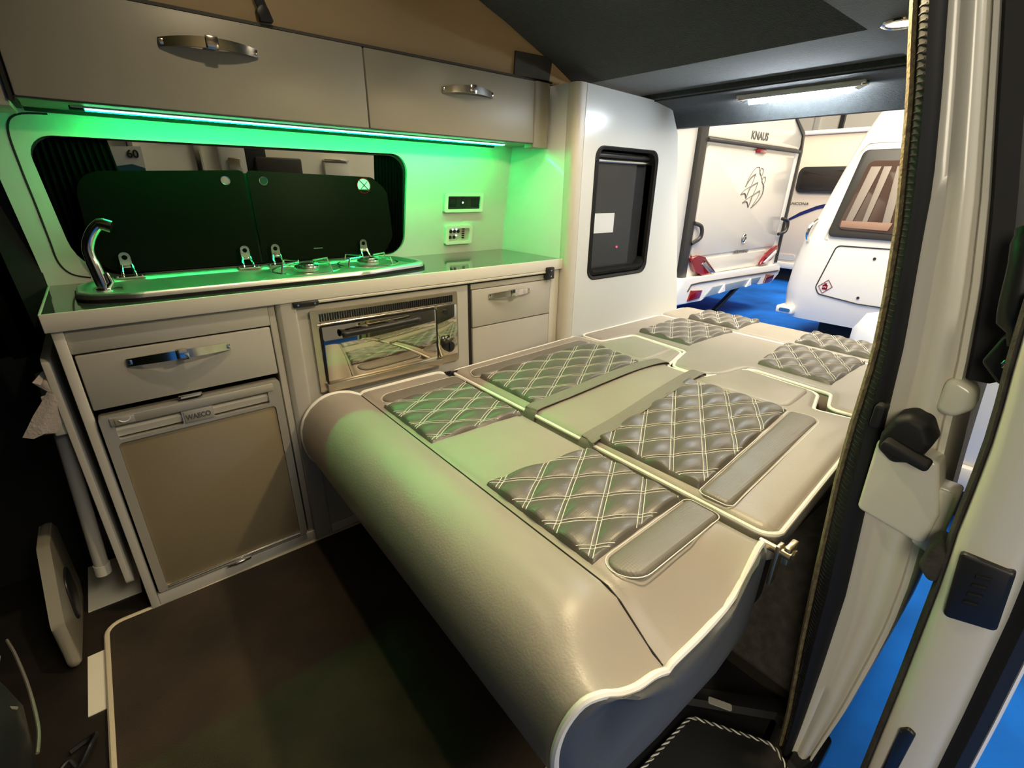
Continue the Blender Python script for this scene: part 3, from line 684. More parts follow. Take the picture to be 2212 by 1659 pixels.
def strip(parent, poly, h=.004):
    bm = B(); rows = []
    for i, dz in ((-.001, -.004), (0, .001), (.003, h), (.008, h+.0015)): rows.append([Vector((x, y, zb(x)+dz)) for x, y in offset_poly(poly, i)])
    capped(bm, rows, lambda x, y, d: zb(x)+h+.0015+.0015*sstep(d/.02), .015); s = obj('side_strip', bm, 'strip', parent, smooth=60)
    tb = B(); tube(tb, [(x, y, zb(x)+.0012) for x, y in offset_poly(poly, -.0045)], .0012, True, 4); obj('stitching', tb, 'thread', s, smooth=0)
    return s
# --- seat (front) section
seat = thing('upholstered_bed_section', 'front bed seat with thick taupe roll edge and two quilted panels', 'bed cushion', (.58, .80, .27), 'cushions of the fold-out bed')
SEC = [(.838, .30), (.840, .40), (.838, .468), (.826, .490), (.80, .499), (.72, .501), (.62, .501), (.545, .501), (.525, .499), (.514, .493), (.503, .499), (.478, .511), (.445, .518), (.41, .518), (.378, .509), (.350, .490), (.328, .462), (.316, .428), (.314, .392), (.320, .352), (.334, .316), (.358, .290), (.40, .276), (.50, .272), (.70, .272), (.82, .276)]
cxs, czs = .56, .40
def seat_row(y, inset):
    row = []
    for x, z in SEC:
        nx = x+(-.012+.022*(y-.235)/1.13)*sstep((.50-x)/.12)
        dp = .072*sstep((.36-y)/.13)*sstep((x-.345)/.10)*(1-sstep((x-.70)/.11))*sstep((z-.40)/.07)
        d = Vector((x-cxs, z-czs)); l = d.length
        k = max(.0, 1-inset/l*1.0)
        yy = y-.010*math.sin(math.pi*max(0, min(1, (x-.40)/.42)))*sstep((.33-y)/.1)+.022*sstep((.40-x)/.09)*sstep((.33-y)/.1)
        row.append(Vector((cxs+(nx-cxs)*k, yy, czs+(z-czs)*k-dp)))
    return row
sb = B(); rows = [seat_row(.222, .055), seat_row(.222, .03), seat_row(.226, .014), seat_row(.236, .003), seat_row(.248, -.002)]
rows += [seat_row(.262+(1.34-.262)*i/30, 0) for i in range(31)] + [seat_row(1.352, .0), seat_row(1.364, .006), seat_row(1.372, .02), seat_row(1.374, .06)]
vs_ = [[sb.verts.new(p) for p in r] for r in rows[3:]]
for a, b in zip(vs_, vs_[1:]):
    for k in range(len(a)): sb.faces.new((a[k], a[(k+1) % len(a)], b[(k+1) % len(a)], b[k]))
sb.faces.new(vs_[-1]); obj('cushion_body', sb, 'leather', seat, smooth=70)
eb = B(); ve = [[eb.verts.new(p) for p in r] for r in rows[:4]]
for a, b in zip(ve, ve[1:]):
    for k in range(len(a)): eb.faces.new((a[k], a[(k+1) % len(a)], b[(k+1) % len(a)], b[k]))
eb.faces.new(ve[0]); obj('end_panel', eb, 'slate', seat, smooth=70, label='slate grey vinyl end panel')
for yy, ins in ((.238, .001), (1.362, .003)):
    pr = seat_row(yy, ins)[2:22]; pbm = B(); tube(pbm, smoothpts(pr, 3), .0062, n=8); obj('piping', pbm, 'piping', seat)
sm = B(); tube(sm, [seat_row(.245+1.10*i/40, 0)[9]+Vector((0, 0, .0005)) for i in range(41)], .0020, n=5); obj('roll_seam', sm, 'gap', seat)
quilt(seat, [(.524, .398), (.524, .712), (.818, .672), (.818, .405)], .554, .689)
quilt(seat, [(.524, .938), (.524, 1.218), (.818, 1.218), (.818, .925)], .554, .955)
strip(seat, fillet([(.535, .392, .03), (.826, .398, .012), (.826, .328, .012), (.556, .326, .045)], .012, 6))
strip(seat, fillet([(.535, 1.225, .03), (.826, 1.225, .012), (.826, 1.292, .012), (.556, 1.294, .045)], .012, 6))
for nm, y0, m_ in (('hinge', .222, 'brass'), ('hinge', 1.372, 'black')):
    s = 1 if y0 < 1 else -1
    h = B(); cyl(h, (.848, y0+s*.03, .478), (.848, y0-s*.028, .478), .008, 10); box(h, .838, .86, y0-.010, y0-.002, .40, .492, .002); box(h, .845, .885, y0-.026, y0-.014, .455, .494, .003); cyl(h, (.866, y0-.030, .474), (.866, y0-.010, .474), .009, 6)
    obj('hinge', h, m_, seat)
# --- backrest (middle) section
back = thing('upholstered_bed_section', 'middle bed backrest with two headrest lobes, quilted panels and straps across it', 'bed cushion', (1.2, .80, .42), 'cushions of the fold-out bed')
bpoly = fillet([(.862, .232), (1.525, .262), (1.495, .398, .02), (1.64, .435), (1.672, .690), (1.468, .738, .03), (1.472, .878, .03), (1.662, .935), (1.692, 1.185), (1.495, 1.205, .02), (1.490, 1.338), (.862, 1.372)], .035, 5)
cushion(back, bpoly, .09, .026, dipf=lambda x, y: .03*sstep((.30-y)/.05)*math.sin(math.pi*max(0, min(1, (x-.88)/.5))))
quilt(back, [(.884, .402), (.876, .690), (1.385, .742), (1.40, .432)], .945, .603)
quilt(back, [(.892, .952), (.892, 1.238), (1.43, 1.205), (1.40, .945)], .945, .955)
strip(back, fillet([(.872, .396, .012), (1.40, .426, .012), (1.415, .352, .045), (.875, .330, .012)], .012, 6))
strip(back, fillet([(.880, 1.244, .012), (1.43, 1.212, .012), (1.42, 1.262, .02), (.90, 1.305, .04)], .012, 6))
for q in ([(1.415, .44), (1.40, .735), (1.64, .675), (1.615, .455)], [(1.43, .95), (1.445, 1.195), (1.66, 1.165), (1.635, .955)]):
    hb = B(); pl = fillet([tuple(p) for p in q], .03, 5)
    capped(hb, [[Vector((x, y, zb(x)+dz)) for x, y in offset_poly(pl, i)] for i, dz in ((-.001, -.003), (.002, .001), (.012, .004))], lambda x, y, d: zb(x)+.004+.006*sstep(d/.06), .02); obj('headrest_panel', hb, 'leather', back, smooth=60)
# webbing straps across the backrest
for k, pts in enumerate(([(.852, .935), (1.00, .930), (1.30, .921), (1.475, .905)], [(.842, .705), (1.00, .712), (1.28, .738), (1.475, .758)])):
    w = B(); rows = []
    P = smoothpts([(*pts[0], zb(.85)-.03), (pts[0][0]+.008, pts[0][1], zb(.86)-.004), (pts[0][0]+.03, pts[0][1], zb(.9)+.006), (*pts[1], zb(1.0)+.010), (*pts[2], zb(1.3)+.010), (*pts[3], zb(1.47)+.004), (pts[3][0]+.015, pts[3][1], zb(1.47)-.03)], 8)
    for i, p in enumerate(P):
        t = (P[min(i+1, len(P)-1)]-P[max(i-1, 0)]); t.z = 0; t.normalize(); n = Vector((-t.y, t.x, 0)); row = []
        for j in range(25):
            f = j/24*2-1; row.append(p+n*f*.0235+Vector((0, 0, .0012*abs(math.sin(f*math.pi*3)))))
        for j in range(24, -1, -1):
            f = j/24*2-1; row.append(p+n*f*.0235-Vector((0, 0, .002)))
        rows.append(row)
    loft(w, rows, closed=True)
    obj('webbing_strap', w, 'webbing', smooth=50, label=('grey ribbed webbing strap nearer the kitchenette, across the middle bed section', 'grey ribbed webbing strap nearer the door side, across the middle bed section')[k], cat='strap', group='straps across the bed')
# --- rear cushion
rear = thing('upholstered_bed_section', 'rear bed cushion with a tongue between the headrest lobes', 'bed cushion', (1.9, .80, .43), 'cushions of the fold-out bed')
rpoly = fillet([(1.548, .268), (2.085, .29), (2.102, 1.336), (1.512, 1.336), (1.516, 1.222, .02), (1.708, 1.20, .03), (1.682, .93, .02), (1.56, .895, .04), (1.488, .862, .04), (1.486, .755, .04), (1.55, .70, .03), (1.695, .676, .03), (1.668, .405, .02), (1.545, .372, .03)], .03, 5)
cushion(rear, rpoly, .09, .024)
quilt(rear, [(1.722, .425), (1.735, .675), (2.075, .715), (2.068, .425)], 1.75, .60)
quilt(rear, [(1.73, .945), (1.735, 1.198), (2.07, 1.215), (2.075, .935)], 1.75, .955)
# --- end cushion
endc = thing('upholstered_bed_section', 'last bed cushion at the open tailgate with two quilted panels', 'bed cushion', (2.23, .80, .43), 'cushions of the fold-out bed')
epoly = fillet([(2.110, .29), (2.375, .30), (2.385, 1.36), (2.125, 1.36)], .04, 5)
cushion(endc, epoly, .10, .03)
quilt(endc, [(2.138, .425), (2.138, .705), (2.345, .71), (2.345, .425)], 2.15, .60, .016)
quilt(endc, [(2.138, .945), (2.138, 1.20), (2.345, 1.205), (2.345, .94)], 2.15, .955, .016)
# bed frame and base
bfm = thing('bed_platform', 'black metal base frame under the fold-out bed', 'bed frame', (.9, .8, 0))
obj('box', mkbox(.55, 1.45, .40, 1.30, 0, .26), 'dark', bfm)
obj('side_rail', mkbox(.86, 2.05, .262, .292, .355, .40, .004), 'black', bfm)
obj('side_rail', mkbox(.86, 2.05, 1.29, 1.32, .355, .40, .004), 'black', bfm)
obj('rear_support', mkbox(1.50, 2.08, .42, 1.30, 0, .42), 'dark', bfm)
obj('pivot_plate', prism(B(), fillet([(.83, .30), (.93, .28), (.93, .44), (.85, .47)], .02, 4), 'y', .245, .258, .002), 'black', bfm)
# carpeted box at the door side and its cream block
wa = B(); prism(wa, fillet([(.98, 0), (2.2, 0), (2.2, .345), (1.12, .345), (1.02, .10)], .03, 4), 'y', .15, .30); obj('wheel_arch_box', wa, 'gcarpet', label='grey carpeted box beside the bed at the door jamb', cat='storage box')
cb = B(); box(cb, .99, 1.04, .325, .40, 0, .085, .004); obj('cream_block', cb, 'creamplate', label='small cream block on the floor under the bed edge', cat='block')
# entrance step
stp = thing('entrance_step', 'black moulded entrance step with an inset mat in the doorway', 'step', (.75, .22, -.1))
obj('tray', mkbox(.415, 1.025, .05, .40, -.10, -.046, .012, 3), 'black', stp)
so = B(); rows = [[Vector((p[0], p[1], z)) for p in offset_poly(fillet([(.425, .06), (.95, .06), (1.00, .16), (.815, .375), (.425, .385)], .03, 5), i)] for i, z in ((0, -.05), (.0, -.024), (.006, -.020), (.035, -.022), (.045, -.034))]
loft(so, rows, closed=True); obj('raised_rim', so, 'black', stp)
mpl = B(); prism(mpl, rrect(-.026, .026, -.0085, .0085, .004, 3), 'z', 0, .002); bmesh.ops.transform(mpl, matrix=Matrix.Translation((.872, .250, -.0212)) @ Matrix.Rotation(math.radians(-62), 4, 'Z'), verts=mpl.verts[:]); obj('metal_plate', mpl, 'cab_edge', stp)
im = obj('inset_mat', prism(B(), fillet([(.46, .085), (.85, .085), (.878, .13), (.790, .278), (.46, .290)], .03, 5), 'z', -.030, -.0205), 'dark', stp)
lp = fillet([(.46, .085), (.85, .085), (.878, .13), (.790, .278), (.46, .290)], .03, 5)
# evenly resampled rope binding, two twisted strands
def resample(lp, step):
    P = [Vector(p) for p in lp]; out = []; carry = 0
    for a, b in zip(P, P[1:]+P[:1]):
        L = (b-a).length
        while carry < L: out.append(a+(b-a)*(carry/L)); carry += step
        carry -= L
    return out
RS = resample(lp, .0025)
for k, m_ in ((0, 'piping'), (1, 'dark'), (2, 'cab_edge'), (3, 'black')):
    rp = B(); pts = []
    for i, p in enumerate(RS):
        t = RS[(i+1) % len(RS)]-RS[i-1]; t.normalize(); n = Vector((-t.y, t.x)); a = i*.42+k*math.pi/2
        pts.append((p.x+n.x*.0022*math.cos(a), p.y+n.y*.0022*math.cos(a), -.0195+.0022*math.sin(a)))
    tube(rp, pts, .0017, True, 5); obj('rope_strand', rp, m_, im, smooth=60)
# floor mat
fm_ = thing('floor_mat', 'dark brown carpet mat with cream bound edge in front of the kitchenette', 'mat', (.2, .9, 0))
mp = fillet([(-.232, .40), (.49, .40), (.49, .62), (.55, .66), (.55, 1.375), (-.232, 1.39)], .035, 5)
obj('pile', prism(B(), mp, 'z', .0005, .008, .002), 'mat', fm_)
mb = B(); tube(mb, [(x, y, .006) for x, y in mp], .0065, True, 8); obj('binding', mb, 'pipe_cream', fm_)
# ================================================================== LAMPS
rlmp = thing('reading_lamp', 'bright white tube lamp on the dark rear ceiling beam', 'lamp', (1.95, .825, 1.42))
lm = B(); cyl(lm, (1.945, .665, 1.411), (1.945, .985, 1.411), .0105, 14); obj('tube', lm, 'cool_led', rlmp)
for a, b in ((.615, .664), (.986, 1.035)):
    lm = B(); tube(lm, [(1.945, a, 1.424), (1.945, (a+b)/2, 1.421), (1.945, b, 1.424)], [.006, .013, .006] if a < .7 else [.006, .013, .006], n=12); obj('end_cap', lm, 'steel', rlmp)
obj('base', mkbox(1.925, 1.965, .62, 1.03, 1.424, 1.434, .003), 'white', rlmp)
obj('tube_light_shield', prism(B(), [(1.931, 1.434), (1.926, 1.434), (1.924, 1.415), (1.929, 1.415)], 'y', .63, 1.02), 'white', rlmp)  # added shield, keeps the tube's light off the ceiling ahead of it
for k, (sx, pw) in enumerate(((1.436, 3), (.96, 28))):
    sp_ = thing('spotlight', ('round recessed spotlight in the grey side ceiling by the door jamb', 'round recessed ceiling spotlight above the middle of the bed')[k], 'lamp', (sx, .42, 1.44), 'recessed ceiling spotlights')
    b = B(); tube(b, [(sx+.034*math.cos(i*.2618), .42+.034*math.sin(i*.2618), 1.4465) for i in range(24)], .005, True, 8); obj('bezel', b, 'chrome', sp_)
    obj('lens', prism(B(), circ(sx, .42, .030, 24), 'z', 1.4455, 1.4475), 'warm_led', sp_)
    l = bpy.data.lights.new('spotlight_bulb', 'SPOT'); l.energy = pw; l.color = (1, .79, .46); l.spot_size = math.radians(179); l.spot_blend = .2; l.shadow_soft_size = .03
    o = bpy.data.objects.new('spotlight_bulb', l); COL.objects.link(o); o.parent = sp_; o.location = (0, 0, -.008)
for k, (sx, sy, pw) in enumerate(((1.10, 1.0, 12), (.36, .92, 17))):
    sz = 1.52+(1.40-sx)*.36-.012
    rl_ = thing('roof_lamp', ('small round lamp on the sloping roof board nearer the tailgate', 'small round lamp on the sloping roof board nearer the cab')[k], 'lamp', (sx, sy, sz), 'lamps on the roof board')
    obj('housing', prism(B(), circ(sx, sy, .04, 24), 'z', sz, sz+.012, .003), 'white', rl_)
    obj('lens', prism(B(), circ(sx, sy, .030, 24), 'z', sz-.003, sz), 'warm_led', rl_)
    l = bpy.data.lights.new('roof_lamp_bulb', 'SPOT'); l.energy = pw; l.color = (1, .80, .52); l.spot_size = math.radians(152); l.spot_blend = .85; l.shadow_soft_size = .025
    o = bpy.data.objects.new('roof_lamp_bulb', l); COL.objects.link(o); o.parent = rl_; o.location = (0, 0, -.012)
# ================================================================== WINDOW SIDE
def pleat(x0, x1, z0, z1, y, n, amp, slope=0.):
    bm = B(); N = n*6
    loft(bm, [[Vector((lerp(x0, x1+slope*(z1-z), i/N), wally(z)+y+amp*math.sin(i/N*n*2*math.pi), z)) for i in range(N+1)] for z in (z0, (z0+z1)/2, z1)], cap=False)
    bmesh.ops.solidify(bm, geom=bm.faces[:], thickness=.002); return bm
obj('window_curtain', pleat(.806, .918, .852, 1.212, .026, 9, .005), 'curtain', label='black pleated curtain at the tall cabinet end of the window', cat='curtain', group='window curtains')
obj('window_curtain', pleat(-.085, .070, .852, 1.212, .026, 11, .005, .10), 'curtain', label='black pleated curtain at the tap end of the window', cat='curtain', group='window curtains')
# cab side: dark drape, stowed table and leg, cloth, seat base
dp = B(); loft(dp, [[Vector((-.50+.30*i/40+.05*(1.25-z), 1.63+.02*math.sin(i*.9)+.01*math.sin(i*2.3), z)) for i in range(41)] for z in (.70, .8, .95, 1.1, 1.2, 1.235)], cap=False); bmesh.ops.solidify(dp, geom=dp.faces[:], thickness=.004)
obj('cab_drape', dp, 'curtain', label='dark drape hanging at the cab end of the kitchenette', cat='curtain')
tb_ = B(); prism(tb_, rrect(1.40, 1.72, .10, .745, .015, 4), 'x', -.166, -.148, .002); obj('folded_table_top', tb_, 'cab_edge', label='folded table board stowed upright against the cabinet end', cat='table top')
tg = thing('table_pole', 'pale tubular table leg leaning beside the stowed table board', 'table leg', (-.2, 1.44, .12))
t = B(); cyl(t, (-.172, 1.45, .70), (-.203, 1.445, .165), .0155, 16); obj('tube', t, 'cab', tg)
t = B(); cyl(t, (-.203, 1.445, .165), (-.205, 1.4445, .135), .0175, 16); obj('foot', t, 'cab_edge', tg)
t = B(); box(t, -.188, -.150, 1.405, 1.42, .56, .66, .004); obj('clip', t, 'cab_edge', tg)
cl = B(); 
rows = []
for i, (x, y, z, w) in enumerate(((-.163, 1.415, .712, .006), (-.172, 1.41, .692, .018), (-.164, 1.405, .668, .008), (-.172, 1.405, .645, .016), (-.186, 1.41, .618, .022), (-.20, 1.41, .59, .026), (-.212, 1.412, .572, .026))):
    rows.append([Vector((x+w*math.cos(a*.5236)*(1+.25*math.sin(a*3)), y+.5*w*math.sin(a*.5236), z+.004*math.sin(a*2.1))) for a in range(12)])
loft(cl, rows, closed=True); obj('cloth', cl, 'cloth', label='crumpled pale cloth tied to the stowed table board', cat='cloth')
bxs = B(); box(bxs, -.262, -.17, 1.705, 1.755, 0.0, .16, .004); obj('black_box', bxs, 'black', label='small black box on the floor below the table leg', cat='box')
sbx = thing('seat_pedestal', 'cream painted seat pedestal with a dark oval cover beside the mat', 'seat base', (-.42, 1.5, 0))
obj('pedestal', prism(B(), fillet([(1.275, .0), (1.60, .0), (1.60, .26), (1.46, .26), (1.30, .14)], .03, 5), 'x', -.305, -.28, .012, 3), mat('pedestal_paint', (.26, .235, .18), .35), sbx)
ovb = B(); prism(ovb, fillet([(1.39, .03), (1.50, .05), (1.52, .17), (1.43, .16)], .04, 5), 'x', -.282, -.275, .004); obj('oval_cover', ovb, 'black', sbx)
for k, (x0, x1, y0, y1, lb) in enumerate(((-.270, -.15, 1.485, 1.70, 'cream rectangular floor plate beside the fridge cabinet end'), (-.272, -.236, 1.125, 1.312, 'narrow cream floor plate tucked under the mat edge'))):
    obj('floor_plate', prism(B(), [(x0, y0), (x1, y0-.002), (x1, y1), (x0, y1)], 'z', .0005, .003), 'creamplate', label=lb, cat='floor plate', group='cream floor plates')
cs = thing('cab_chair', 'black cab seat with pale seams at the lower left', 'seat', (-.62, 1.0, 0))
seatb = B(); loft(seatb, [[Vector((-.63+.335*k*math.cos(a*.2618), .95+.30*k*math.sin(a*.2618), z)) for a in range(24)] for z, k in ((.002, .88), (.10, .93), (.20, .97), (.26, .95), (.30, .86), (.31, .6))], closed=True); obj('squab', seatb, 'black', cs, smooth=70)
for pts in ([(-.355, 1.235, .2), (-.336, 1.171, .205), (-.310, 1.063, .205), (-.292, .958, .2), (-.290, .90, .2)], [(-.335, 1.10, .27), (-.333, 1.03, .275), (-.335, .95, .275)], [(-.332, .975, .272), (-.310, .98, .24)]):
    t = B(); tube(t, smoothpts(pts, 6), .0028, n=6); obj('seam', t, 'strip', cs)
cab_ = B(); tube(cab_, smoothpts([(-.33, .99, .012), (-.30, 1.02, .02), (-.285, 1.0, .012), (-.262, 1.02, .03), (-.255, 1.05, .02), (-.27, 1.06, .008), (-.30, 1.05, .008)], 6), .005, n=8); obj('floor_cable', cab_, 'black', label='black looped cable on the floor at the mat edge', cat='cable')
bl = thing('roof_strap', 'black buckled strap hanging on the canvas above the overhead locker', 'strap', (.43, 1.455, 1.462))
t = B(); box(t, .40, .424, 1.446, 1.451, 1.49, 1.62, .001)
for v in t.verts: v.co.x += .012-(v.co.z-1.49)*.35
obj('webbing', t, 'black', bl)
t = B(); prism(t, fillet([(.412, 1.463), (.445, 1.465), (.432, 1.495), (.416, 1.497), (.406, 1.484)], .005, 3), 'y', 1.44, 1.456, .003); obj('buckle', t, 'black', bl)
# ================================================================== OUTSIDE
# caravan seen through the side window
nb = thing('caravan', 'beige caravan side seen through the kitchenette window', 'caravan', (.9, 4.2, -.5), 'caravans in the hall')
obj('wall', mkbox(-2.0, 3.5, 2.95, 5.2, -.1, 2.1, .05), 'ccream', nb)
t = B(); box(t, .18, .205, 2.90, 2.95, .8, 1.6, .005); box(t, .44, .47, 2.93, 2.95, 1.0, 1.6, .003); box(t, .33, .48, 2.93, 2.95, 1.30, 1.55, .003); obj('awning_rail', t, 'chrome', nb)
t = B(); box(t, .54, .66, 2.91, 2.95, 1.0, 1.6, .01); dfr = obj('door_frame', t, 'cgrey', nb)
obj('dark_doorway', mkbox(.665, .76, 2.925, 2.95, .9, 1.6, .004), 'dark', nb)
obj('vent_cover', mkbox(.70, .93, 2.90, 2.93, 1.08, 1.235, .01), 'trimdark', nb)
t = B(); box(t, .573, .632, 2.895, 2.91, 1.10, 1.225, .008); obj('door_lock', t, 'steel', nb)
t = B(); box(t, 1.06, 1.20, 2.925, 2.95, 1.04, 1.225, .004); obj('hatch', t, 'cgrey', nb)
t = B(); box(t, 1.06, 1.20, 2.92, 2.95, 1.228, 1.24, .002); obj('hatch_rail', t, 'chrome', nb)
sg = thing('price_sign', 'white price sign with black figures outside the window', 'sign', (.16, 2.6, 1.0))
obj('board', prism(B(), [(.10, 1.05), (.205, 1.05), (.208, 1.238), (.102, 1.232)], 'y', 2.6, 2.606), 'paper', sg)
text('figures', '60', .040, (.155, 2.598, 1.196), (1, 0, 0), (0, 0, 1), 'black', sg, .0008, .001)
obj('colour_band', prism(B(), [(.10, 1.10), (.205, 1.10), (.205, 1.158), (.165, 1.172), (.10, 1.16)], 'y', 2.597, 2.5995), mat('teal_print', (.02, .12, .16), .5), sg)
t = B(); cyl(t, (.16, 2.61, -.5), (.16, 2.61, 1.06), .012, 10); obj('post', t, 'steel', sg)
# rear caravan with logo
YC = 3.0
kn = thing('caravan', 'white caravan with grey rear panel and red tail lights behind the tailgate', 'caravan', (6.3, 5.0, -.5), 'caravans in the hall')
prof = fillet([(YC, .0), (YC, 1.62), (YC+.10, 1.86), (YC+.40, 2.10), (YC+5, 2.12), (YC+5, -.1), (YC+.1, -.1)], .08, 5)
obj('shell', prism(B(), prof, 'x', 5.03, 7.54, .03), 'cvan', kn)
obj('rear_panel', prism(B(), fillet([(5.16, .40), (7.33, .40), (7.38, 1.56), (5.16, 1.56)], .05, 4), 'y', 2.978, 3.0, .008), 'cgrey', kn)
obj('top_panel', prism(B(), fillet([(5.12, 1.64), (7.50, 1.64), (7.46, 1.84), (7.20, 2.0), (5.12, 2.0)], .04, 4), 'y', 2.985, 3.02, .006), 'cgrey', kn)
obj('plate_band', prism(B(), [(5.55, .17), (7.0, .17), (7.1, .36), (5.40, .36)], 'y', 2.98, 3.0, .006), 'cgrey', kn)
t = B(); prism(t, [(4.985, 2.0), (5.12, 2.0), (5.108, .16), (4.97, .17)], 'y', 2.965, 3.02, .008); obj('corner_trim', t, 'trimdark', kn)
t = B(); prism(t, fillet([(7.50, .15), (7.545, .15), (7.575, 1.62), (7.52, 1.84), (7.18, 2.0), (7.15, 1.97), (7.48, 1.80), (7.535, 1.60)], .02, 3), 'y', 2.97, 3.02, .004); obj('corner_trim', t, 'trimdark', kn)
t = B(); cyl(t, (5.12, 2.965, 1.605), (7.46, 2.965, 1.607), .022, 10); obj('rear_bar', t, 'trimdark', kn)
obj('brake_light', mkbox(6.24, 6.48, 2.955, 2.985, 1.535, 1.585, .012), 'red', kn)
lt_ = obj('tail_light', prism(B(), fillet([(5.096, .395), (5.266, .417), (5.413, .388), (5.727, .172), (5.667, .152), (5.401, .177), (5.246, .232)], .02, 3), 'y', 2.94, 2.99, .012), 'red', kn)
obj('lens_core', prism(B(), [(5.36, .31), (5.42, .335), (5.69, .175), (5.62, .175)], 'y', 2.93, 2.942, .004), 'steel', lt_)
obj('lens_dark_band', prism(B(), [(5.36, .36), (5.43, .365), (5.71, .185), (5.69, .18), (5.42, .335)], 'y', 2.932, 2.942, .002), 'darkred', lt_)  # darker red band beside the lens core
lt_ = obj('tail_light', prism(B(), fillet([(7.377, .411), (7.414, .341), (7.251, .217), (6.895, .149), (7.076, .306)], .02, 3), 'y', 2.94, 2.99, .012), 'red', kn)
obj('lens_core', prism(B(), [(7.33, .35), (7.36, .31), (7.1, .19), (7.0, .20)], 'y', 2.93, 2.942, .004), 'white', lt_)
bpr = B(); prism(bpr, fillet([(4.80, .20), (5.02, .178), (7.49, .136), (7.52, .02), (7.30, -.10), (6.9, -.085), (6.7, -.03), (5.6, -.06), (5.40, -.12), (4.82, -.12)], .03, 4), 'y', 2.90, 3.05, .02); bmp = obj('bumper', bpr, 'cvan', kn)
t = B(); tube(t, [(5.06, 2.895, .03), (5.12, 2.895, .10), (5.3, 2.895, .105), (7.46, 2.895, .055)], .009, n=6); obj('bumper_line', t, 'trimdark', bmp)
obj('bumper_recess', prism(B(), [(5.62, .02), (6.92, .02), (6.85, -.055), (5.45, -.085)], 'y', 2.888, 2.905, .004), mat('bumper_recess_blue', (.20, .27, .36), .3), bmp)
for x in (5.85, 6.55): obj('bumper_fin', prism(B(), [(x-.08, -.07), (x+.06, -.06), (x+.03, .03)], 'y', 2.87, 2.89), 'cvan', bmp)
for x0 in (5.08, 7.03): obj('reflector', prism(B(), [(x0+.05, .035), (x0+.29, .012), (x0+.25, -.08), (x0, -.085)], 'y', 2.88, 2.905, .004), 'red' if x0 < 6 else 'darkred', bmp)
t = B(); tube(t, smoothpts([(5.10, 2.965, .774), (5.20, 2.93, .735), (5.215, 2.93, .62), (5.10, 2.965, .555)], 5), .022, n=8); obj('grab_handle', t, 'trimdark', kn)
t = B(); tube(t, smoothpts([(7.37, 2.965, .765), (7.49, 2.93, .73), (7.49, 2.93, .60), (7.35, 2.965, .56)], 5), .022, n=8); obj('grab_handle', t, 'trimdark', kn)
text('lettering_large', 'KNAUS', .118, (6.075, 2.983, 1.678), (1, 0, .01), (0, 0, 1), 'grtext', kn, .002, .0025, 1.13)
text('lettering_small', 'SÜDWIND', .050, (6.175, 2.977, .374), (1, 0, -.02), (0, 0, 1), 'grtext', kn, .002, .0008, 1.62)
b = B(); prism(b, circ(6.366, .547, .055, 20, .062), 'y', 2.972, 2.979); bd = obj('round_badge', b, 'trimdark', kn)
b = B(); tube(b, [(6.366+.05*math.cos(i*.314), 2.97, .547+.056*math.sin(i*.314)) for i in range(20)], .007, True, 6); tube(b, [(6.35, 2.97, .52), (6.385, 2.97, .58)], .006, n=6); obj('badge_ring', b, 'steel', bd)
EMB = [[(6.342, 1.381), (6.273, 1.336), (6.198, 1.258), (6.155, 1.168)], [(6.355, 1.309), (6.261, 1.271), (6.196, 1.216), (6.151, 1.162)], [(6.355, 1.309), (6.329, 1.243), (6.294, 1.164)], [(6.068, 1.072), (6.124, 1.114), (6.279, 1.167)], [(6.068, 1.072), (6.164, 1.085), (6.214, 1.03)],
 [(6.214, 1.03), (6.247, 1.097), (6.294, 1.164), (6.447, 1.215)], [(6.447, 1.215), (6.437, 1.16), (6.382, 1.061)], [(6.147, .979), (6.233, 1.018), (6.379, 1.067)], [(6.147, .979), (6.252, .991), (6.315, .925)], [(6.315, .925), (6.351, .987), (6.382, 1.061), (6.549, 1.121)], [(6.549, 1.121), (6.531, 1.049), (6.395, .918)],
 [(6.395, .918), (6.554, .999), (6.634, 1.081), (6.633, 1.162), (6.611, 1.193)], [(6.342, 1.381), (6.42, 1.384), (6.45, 1.34), (6.505, 1.292)], [(6.505, 1.292), (6.46, 1.32), (6.47, 1.375), (6.53, 1.365), (6.54, 1.31), (6.505, 1.292)], [(6.505, 1.292), (6.545, 1.253), (6.593, 1.199)], [(6.611, 1.193), (6.557, 1.229), (6.573, 1.272), (6.628, 1.28), (6.644, 1.231), (6.611, 1.193)]]
b = B()
THICK = {1, 4, 5, 8, 9, 11}
for i, s_ in enumerate(EMB): tube(b, [(p.x, 2.976, p.y) for p in smoothpts([(x, z, 0) for x, z in s_], 5)], .0075 if i in THICK else .0032, n=5)
obj('bird_emblem', b, 'grtext', kn)
t = B(); tube(t, [(6.95, 3.2, -.16), (6.36, 3.2, -.44)], .035, n=8); box(t, 6.24, 6.42, 3.1, 3.3, -.5, -.44, .01); obj('corner_steady', t, 'black', kn)
t = B(); box(t, 5.0, 5.06, 2.96, 3.3, 1.74, 1.80, .01); obj('marker_light', t, 'black', kn)
# far caravan side with stripe
an = thing('caravan', 'cream caravan side with a navy stripe, farthest behind the tailgate', 'caravan', (11.1, 4.0, -.5), 'caravans in the hall')
obj('body', mkbox(10.0, 12.2, .4, 6.5, -.15, 2.05, .05), mat('warm_caravan_cream', (.82, .70, .56), .35), an)
obj('roof_lip', mkbox(9.96, 12.25, .35, 6.55, 2.04, 2.11, .02), 'cvan', an)
obj('skirt', mkbox(9.97, 12.2, .4, 6.5, -.25, -.13, .02), 'cvan', an)
obj('underfloor', mkbox(10.2, 12, .6, 6.4, -.5, -.25), 'dark', an)
wn = obj('window', prism(B(), rrect(2.6, 3.89, 1.10, 1.53, .09, 5), 'x', 9.95, 10.0, .02), 'trimdark', an)
obj('pane', prism(B(), rrect(2.66, 3.83, 1.16, 1.47, .05, 5), 'x', 9.94, 9.955, .008), 'carw', wn)
